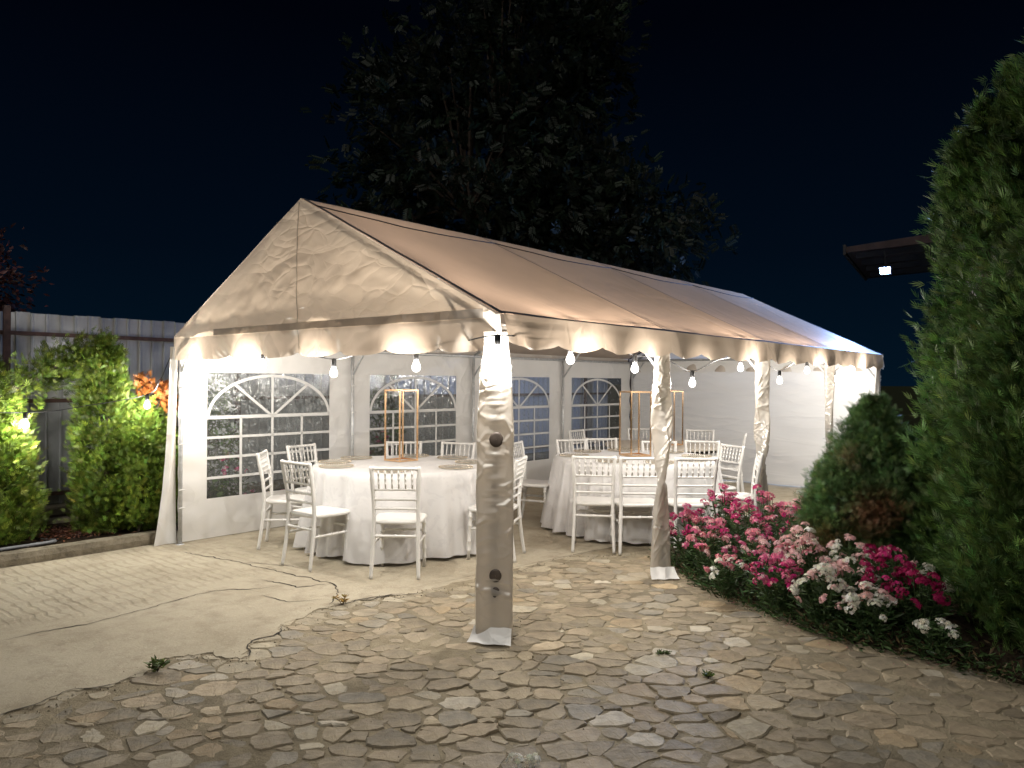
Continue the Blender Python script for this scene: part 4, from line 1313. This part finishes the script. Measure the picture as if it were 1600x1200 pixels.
# leafy young plant by the kerb
def leafy(name, x, y, z, h, n, label, seed, base=(.08,.15,.03), r_=.1, ls=(.05,.08), cat='plant', group=None):
    g = np.random.default_rng(seed); root = empty(name,(x,y,z),0,label,cat,group)
    P=[];D=[]; mb = MB()
    for k in range(max(3,n//14)):
        a = g.uniform(0,6.28); e = np.array([math.cos(a)*r_*g.random(), math.sin(a)*r_*g.random(), h*g.uniform(.7,1)])
        mb.tube([(0,0,-.02), tuple(e*np.array([.4,.4,.5])), tuple(e)], [.004,.003,.002], 5)
        for _ in range(14):
            f = g.uniform(.2,1); P.append(e*f); D.append(np.array([g.normal(0,1),g.normal(0,1),.45]))
    P=np.array(P);D=np.array(D)
    scatter('leaves', P, D, g.uniform(ls[0],ls[1],len(P)), single_template(.17), palette(g,len(P),base,.25,.1), M['leaf'], root)
    mb.build('stems', M['leaf'] if False else M['bark'], root); return root
x,y = at(-.22,4.40); leafy('leafy_plant', x,y,.1,.28,84,'small broad-leaved green plant at the foot of the thuja by the kerb',31,(.11,.20,.035),.16,(.06,.10))
x,y = at(.12,4.42); leafy('leafy_plant', x,y,.1,.16,42,'low dark plant between the thuja and the tent corner',32,(.05,.08,.02),.10)

# ------------------------------------------------------------------ flowers
def floret_template():
    V=[(0,0,0)]; F=[]
    for k in range(5):
        a = 2*math.pi*k/5
        V += [(math.cos(a-.42)*.75,math.sin(a-.42)*.75,.16),(math.cos(a)*1.0,math.sin(a)*1.0,.10),(math.cos(a+.42)*.75,math.sin(a+.42)*.75,.16)]
        b = 1+3*k; F += [(0,b,b+1),(0,b+1,b+2)]
    V = np.array(V,float)
    return V, np.array(F)
FT = floret_template()
PETAL = {'pink':(.62,.13,.27),'magenta':(.52,.025,.17),'pale':(.80,.50,.50),'white':(.78,.76,.66),'crimson':(.33,.012,.09),'rose':(.66,.22,.28)}
heads = {}
def head_mesh(col, var):
    key = (col,var)
    if key in heads: return heads[key]
    g = np.random.default_rng(hash(col)%1000 if False else sum(map(ord,col))*7+var)
    n_ = 30
    z = 1-g.random(n_)*.75; a = g.uniform(0,6.28,n_); rr = np.sqrt(1-z*z)
    Dn = np.stack([rr*np.cos(a),rr*np.sin(a),z],1)
    P = Dn*np.array([.036,.036,.026])+g.normal(0,.003,(n_,3))
    C = palette(g,n_,PETAL[col],.16,.06)
    if col in ('pink','rose','magenta'):
        k = g.random(n_) < .18; C[k] = palette(g,int(k.sum()),PETAL['pale'],.1,.05)
    o = scatter('flower_head',P,Dn+g.normal(0,.2,(n_,3)),g.uniform(.010,.0145,n_),FT,np.clip(C,.004,.85),M['petal'],None,1.0,var)
    me = o.data; bpy.data.objects.remove(o); heads[key] = me; return me
def flower_plant(x,y,z,h,r_,cols,nh,label,group,seed,lean=(0,0)):
    g = np.random.default_rng(seed)
    root = empty('sweet_william',(x,y,z),0,label,'flower plant',group)
    mb = MB(); P=[];D=[]
    for k in range(nh):
        a = g.uniform(0,6.28); q = math.sqrt(g.random()); e = np.array([math.cos(a)*r_*q+lean[0]*h, math.sin(a)*r_*q+lean[1]*h, h*(1-.42*q*q)*g.uniform(.85,1.08)])
        mb.tube([(e[0]*.25,e[1]*.25,-.03),(e[0]*.6,e[1]*.6,e[2]*.55),tuple(e)],[.0035,.003,.0025],5)
        col = cols[g.integers(len(cols))]
        fo = bpy.data.objects.new('flower_head', head_mesh(col,int(g.integers(4)))); link(fo,root)
        s_ = g.uniform(.62,1.15); fo.location = tuple(e); fo.scale=(s_,s_,s_*g.uniform(.85,1.1))
        t_ = min(.9,q*.8); fo.rotation_euler = (-math.sin(a)*t_+g.normal(0,.12), math.cos(a)*t_+g.normal(0,.12), g.uniform(0,6.28)) 
        for _ in range(12):
            f = g.uniform(.1,.95); P.append(np.array([e[0]*(.25+.75*f),e[1]*(.25+.75*f),e[2]*f])); D.append(np.array([g.normal(0,1),g.normal(0,1),.35]))
    for _ in range(120):
        a = g.uniform(0,6.28); q = math.sqrt(g.random())*r_*1.1; P.append(np.array([math.cos(a)*q,math.sin(a)*q,g.uniform(.02,h*.75)*(1-.4*(q/r_)**2)])); D.append(np.array([math.cos(a)+g.normal(0,.6),math.sin(a)+g.normal(0,.6),g.normal(.4,.4)]))
    P=np.array(P);D=np.array(D)
    scatter('leaves',P,D,g.uniform(.045,.085,len(P)),single_template(.11),palette(g,len(P),(.045,.085,.028),.3,.1),M['leaf'],root,1.0,seed)
    mb.build('stems',M['leaf_stem'],root)
    return root
M['leaf_stem'] = simple('green_stem', (.06,.10,.035), .6, 0, .2, 20)
FP = [ # x,y,h,r,colours,heads,label
 (1.55,6.45,.48,.20,['magenta','pink','rose'],14,'dark pink sweet william at the left tip of the flower bed'),
 (1.90,6.75,.60,.22,['magenta','magenta','pink'],14,'tall magenta sweet william rising in front of the side-on chair'),
 (2.28,6.75,.60,.22,['pink','rose','magenta'],14,'pink sweet william at the back of the bed below the third post'),
 (2.62,6.70,.56,.20,['white','pale','pink'],11,'white sweet william at the back, touching the dwarf conifer'),
 (1.60,6.05,.44,.20,['rose','pale','pink'],14,'dusty pink sweet william on the left edge above the paving'),
 (1.95,6.30,.52,.22,['magenta','pink'],14,'hot pink sweet william in the middle of the back row'),
 (2.30,6.30,.50,.22,['magenta','rose'],13,'red-pink sweet william close to the left side of the dwarf conifer'),
 (1.60,5.66,.28,.17,['white','rose'],8,'low faded white sweet william by the second curtain hem'),
 (1.92,5.75,.42,.20,['pink','rose','pale'],13,'pink sweet william in the middle left of the bed'),
 (2.22,5.80,.44,.18,['pale','white','pale'],12,'pale pink sweet william in front of the dwarf conifer'),
 (1.86,5.28,.36,.19,['pink','magenta','pink'],15,'bright pink sweet william leaning over the paving edge'),
 (2.12,5.36,.43,.19,['pale','pale','rose','white'],14,'blush sweet william behind the bright pink clump'),
 (2.42,5.45,.44,.19,['white','pale'],12,'white and blush sweet william below the brown conifer patch'),
 (2.02,4.98,.33,.18,['white','pale','white'],15,'cream sweet william hanging over the front of the bed'),
 (2.25,5.05,.42,.17,['white','pale'],11,'cream sweet william beside the crimson clump'),
 (2.22,4.76,.28,.16,['white','pale','white'],11,'low cream sweet william at the front right of the bed'),
 (2.44,4.98,.46,.19,['crimson','crimson','crimson','magenta'],18,'deep crimson sweet william, the darkest clump of the bed'),
 (2.52,4.78,.40,.16,['crimson','crimson'],12,'crimson sweet william at the right end of the dark clump'),
 (2.72,5.00,.44,.15,['white','pale'],5,'sparse white sweet william against the tall thuja'),
 (2.46,4.48,.18,.13,['white'],4,'tiny white sweet william alone at the right tip of the bed'),
]
for i,(x,y,h,r_,cl,nh,lab) in enumerate(FP):
    flower_plant(x-.03,y-.13,.04,h*1.04,r_,cl,int(nh*2.3),lab,'sweet williams in the bed',50+i,(-.12,-.10))
# garden flowers seen through the windows
for i,(s,t,h,cl,lab) in enumerate([(.95,4.75,.80,['magenta','pink'],'tall magenta flowers behind the first window'),(1.15,4.6,.22,['rose','pink'],'low pink flowers at the foot of the first window'),(1.55,4.62,.20,['rose','magenta'],'low rose flowers at the right foot of the first window'),(3.1,4.8,.75,['crimson','rose'],'red flowers behind the second window')]):
    x,y = at(s,t); flower_plant(x,y,.1,h,.17,cl,12,lab,'flowers behind the tent wall',90+i)
# low leaves and fallen petals along the edge of the flower bed
g = np.random.default_rng(77); P=[];D=[];C=[];S=[]
for _ in range(2600):
    i = g.uniform(0,8.6); k = int(i); q = i-k; e = np.array(BED[k])*(1-q)+np.array(BED[k+1])*q
    w_ = abs(g.normal(0,.13)); p = e+np.array([.75,.65])*(w_-.05)+g.normal(0,.02,2)
    P.append((p[0],p[1],.0+.05*min(1,w_*5)+g.uniform(0,.05))); D.append((g.normal(-.4,.8),g.normal(-.4,.8),g.uniform(.1,.8)))
    C.append(np.array((.05,.09,.03))*math.exp(g.normal(0,.35)) if g.random() < .8 else np.array((.12,.085,.045))*math.exp(g.normal(0,.3))); S.append(g.uniform(.03,.075))
for _ in range(150):
    i = g.uniform(0,6.5); k = int(i); q = i-k; e = np.array(BED[k])*(1-q)+np.array(BED[k+1])*q
    p = e-np.array([.75,.65])*abs(g.normal(0,.12)); P.append((p[0],p[1],.012)); D.append((g.normal(),g.normal(),.12)); C.append(np.array(PETAL[['pink','pale','white','rose'][g.integers(4)]])*.8); S.append(g.uniform(.010,.018))
tag(scatter('bed_edge_foliage',np.array(P),np.array(D),np.array(S),single_template(.12),np.array(C),M['leaf'],None,1.0,3), 'low leaves and fallen petals along the edge of the flower bed', 'ground cover', kind='stuff')
# weeds
leafy('weed', -1.89,4.07,.0,.06,56,'green weed in the crack between slab and paving',41,(.10,.14,.04),.07,(.03,.06),'weed')
leafy('weed', 1.05,4.06,-.005,.035,28,'tiny weed between stones in front of the flower bed',42,(.09,.13,.03),.05,(.02,.04),'weed')
leafy('weed', .88,4.38,-.005,.03,28,'tiny weed near the light stones',43,(.08,.12,.03),.05,(.02,.035),'weed')
leafy('dry_weed', -1.17,5.32,.012,.04,42,'dry yellow weed at the corner of the slab crack',44,(.30,.20,.06),.08,(.03,.05),'weed')
root = empty('white_flower', (.06,3.085,-.015), 0, 'white flower cluster poking up at the bottom edge', 'flower')
for k,(dx,dy) in enumerate(((0,0),(.035,.005),(-.035,.0))):
    fo = bpy.data.objects.new('flower_head', head_mesh('white',k)); link(fo,root); fo.location=(dx,dy,.03+.006*k)
# ------------------------------------------------------------------ conifers at right
g = np.random.default_rng(2)
ndl = fan_template(7,1.0,.036,.1)
thuja('dwarf_conifer', [dict(x=2.80,y=5.95,z=.05,h=1.40,r=.46,bias=.85), dict(x=2.50,y=5.85,z=.05,h=.90,r=.36), dict(x=3.02,y=5.9,z=.05,h=1.1,r=.36), dict(x=2.78,y=5.98,z=.05,h=1.15,r=.2)],
      'rounded dwarf conifer with brown patches behind the flowers', 'conifer', n_clump=1000, per=50, clump_r=.036, size=(.034,.06), base=(.09,.16,.055), seed=61,
      prof=lambda u: max(.10,(1-u**1.9))**.8, tm=ndl, dead=[((2.66,5.5,.60),(.22,.35,.20),(.20,.105,.055)),((2.55,5.55,1.02),(.15,.3,.12),(.18,.13,.07)),((2.30,5.55,.42),(.22,.3,.13),(.16,.11,.04))])
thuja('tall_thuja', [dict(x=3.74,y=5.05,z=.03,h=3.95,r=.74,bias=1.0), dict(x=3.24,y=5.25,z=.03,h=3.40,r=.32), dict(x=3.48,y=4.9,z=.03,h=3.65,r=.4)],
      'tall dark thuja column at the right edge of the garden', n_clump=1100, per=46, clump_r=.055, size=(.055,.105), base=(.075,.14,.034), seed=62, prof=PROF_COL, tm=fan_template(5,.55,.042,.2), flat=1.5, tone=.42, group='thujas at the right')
thuja('tall_thuja', [dict(x=3.24,y=4.46,z=.0,h=2.62,r=.50,bias=1.1)],
      'lower pointed thuja in front of the tallest one at the right', n_clump=700, per=46, clump_r=.05, size=(.05,.10), base=(.075,.135,.036), seed=63, tm=fan_template(5,.55,.042,.2), flat=1.5, tone=.42, group='thujas at the right')

# ------------------------------------------------------------------ trees behind
broadleaf('ash_tree', -.9, 15.5, 9, [(0,0,6.2,2.6,2.0,2.6),(1.0,.3,8.4,2.3,2.0,2.0),(-1.6,.2,5.0,1.3,1.3,1.7),(1.8,0,4.6,1.6,1.5,1.6)],
          'big dark feathery-leaved tree looming behind the tent ridge', 71, (.011,.020,.011), 260, 34, (.18,.32), None, .34, .20, 'trees behind the tent')
broadleaf('ash_tree', 2.35, 15.0, 6, [(0,0,4.4,1.15,1.1,1.35),(-.9,.2,3.6,1.0,1.0,1.0),(-1.2,.5,5.5,1.0,1.0,1.2)],
          'smaller dark feathery tree behind the tent, right of the big one', 72, (.015,.025,.015), 120, 30, (.16,.28), None, .30, .12, 'trees behind the tent')
broadleaf('plum_tree', -8.2, 11.6, 4, [(0,0,3.0,.75,.7,.75),(-.8,.3,3.3,.8,.7,.8)],
          'dark red-leaved tree showing over the fence at the far left', 73, (.12,.045,.04), 110, 40, (.08,.13), single_template(.25), .17, .08)

# ------------------------------------------------------------------ house at right with flood light
house = empty('house', (7.75,13.3,0), R(-30), 'dark house corner with overhanging wooden eave behind the tall thuja', 'house')
MB().box(0,0,-.05,6,3,3.95).build('wall', M['house_wall'], house)
mb = MB(); mb.add([(-1.75,-.5,3.92),(6.5,-.5,4.35),(6.5,3.4,4.35),(-1.75,3.4,3.92),(-1.75,-.5,4.02),(6.5,-.5,4.75),(6.5,3.4,4.75),(-1.75,3.4,4.02)],[[3,2,1,0],[4,5,6,7],[0,1,5,4],[1,2,6,5],[2,3,7,6],[3,0,4,7]])
rf = mb.build('roof', M['rooftile'], house)
for k in range(4):
    yy = -.35+k*.9; mb = MB(); mb.add([(-1.6,yy,3.83),(0,yy,3.90),(0,yy+.08,3.90),(-1.6,yy+.08,3.83),(-1.6,yy,3.922),(0,yy,4.005),(0,yy+.08,4.005),(-1.6,yy+.08,3.922)],[[3,2,1,0],[4,5,6,7],[0,1,5,4],[1,2,6,5],[2,3,7,6],[3,0,4,7]])
    mb.build('rafter_tail', M['wood_dark'], rf)
MB().box(-1.8,-.52,3.88,-1.755,3.42,4.06).build('fascia', M['wood_dark'], house)
for yy in (1.0,):
    w = MB().box(-.03,yy,1.0,.02,yy+1.1,2.3).build('window', M['wood_dark'], house)
# flood light hangs on a bracket from the eave
FLP = (6.30,12.95,3.48)
fl = empty('flood_light', FLP, 0, 'glaring blue-white flood light under the house eave', 'flood light')
aim = Vector((2.0,6.5,1.2))-Vector(FLP); rz = math.atan2(aim.y,aim.x)+math.pi/2
body = MB(); body.bbox(-.10,.012,-.075,.10,.06,.075,.012); bo = body.build('housing', M['black'], fl); 
lens = MB(); lens.add([(-.07,.008,-.045),(.07,.008,-.045),(.07,.008,.045),(-.07,.008,.045)],[[0,1,2,3]]); le = lens.build('led_panel', M['flood'], fl)
for o in (bo,le): o.rotation_euler = (R(22),0,rz)
mb = MB(); mb.tube([(0,.0,.06),(.12,.25,.20),(.18,.40,.40)],.012,6); mb.build('bracket', M['black'], fl)
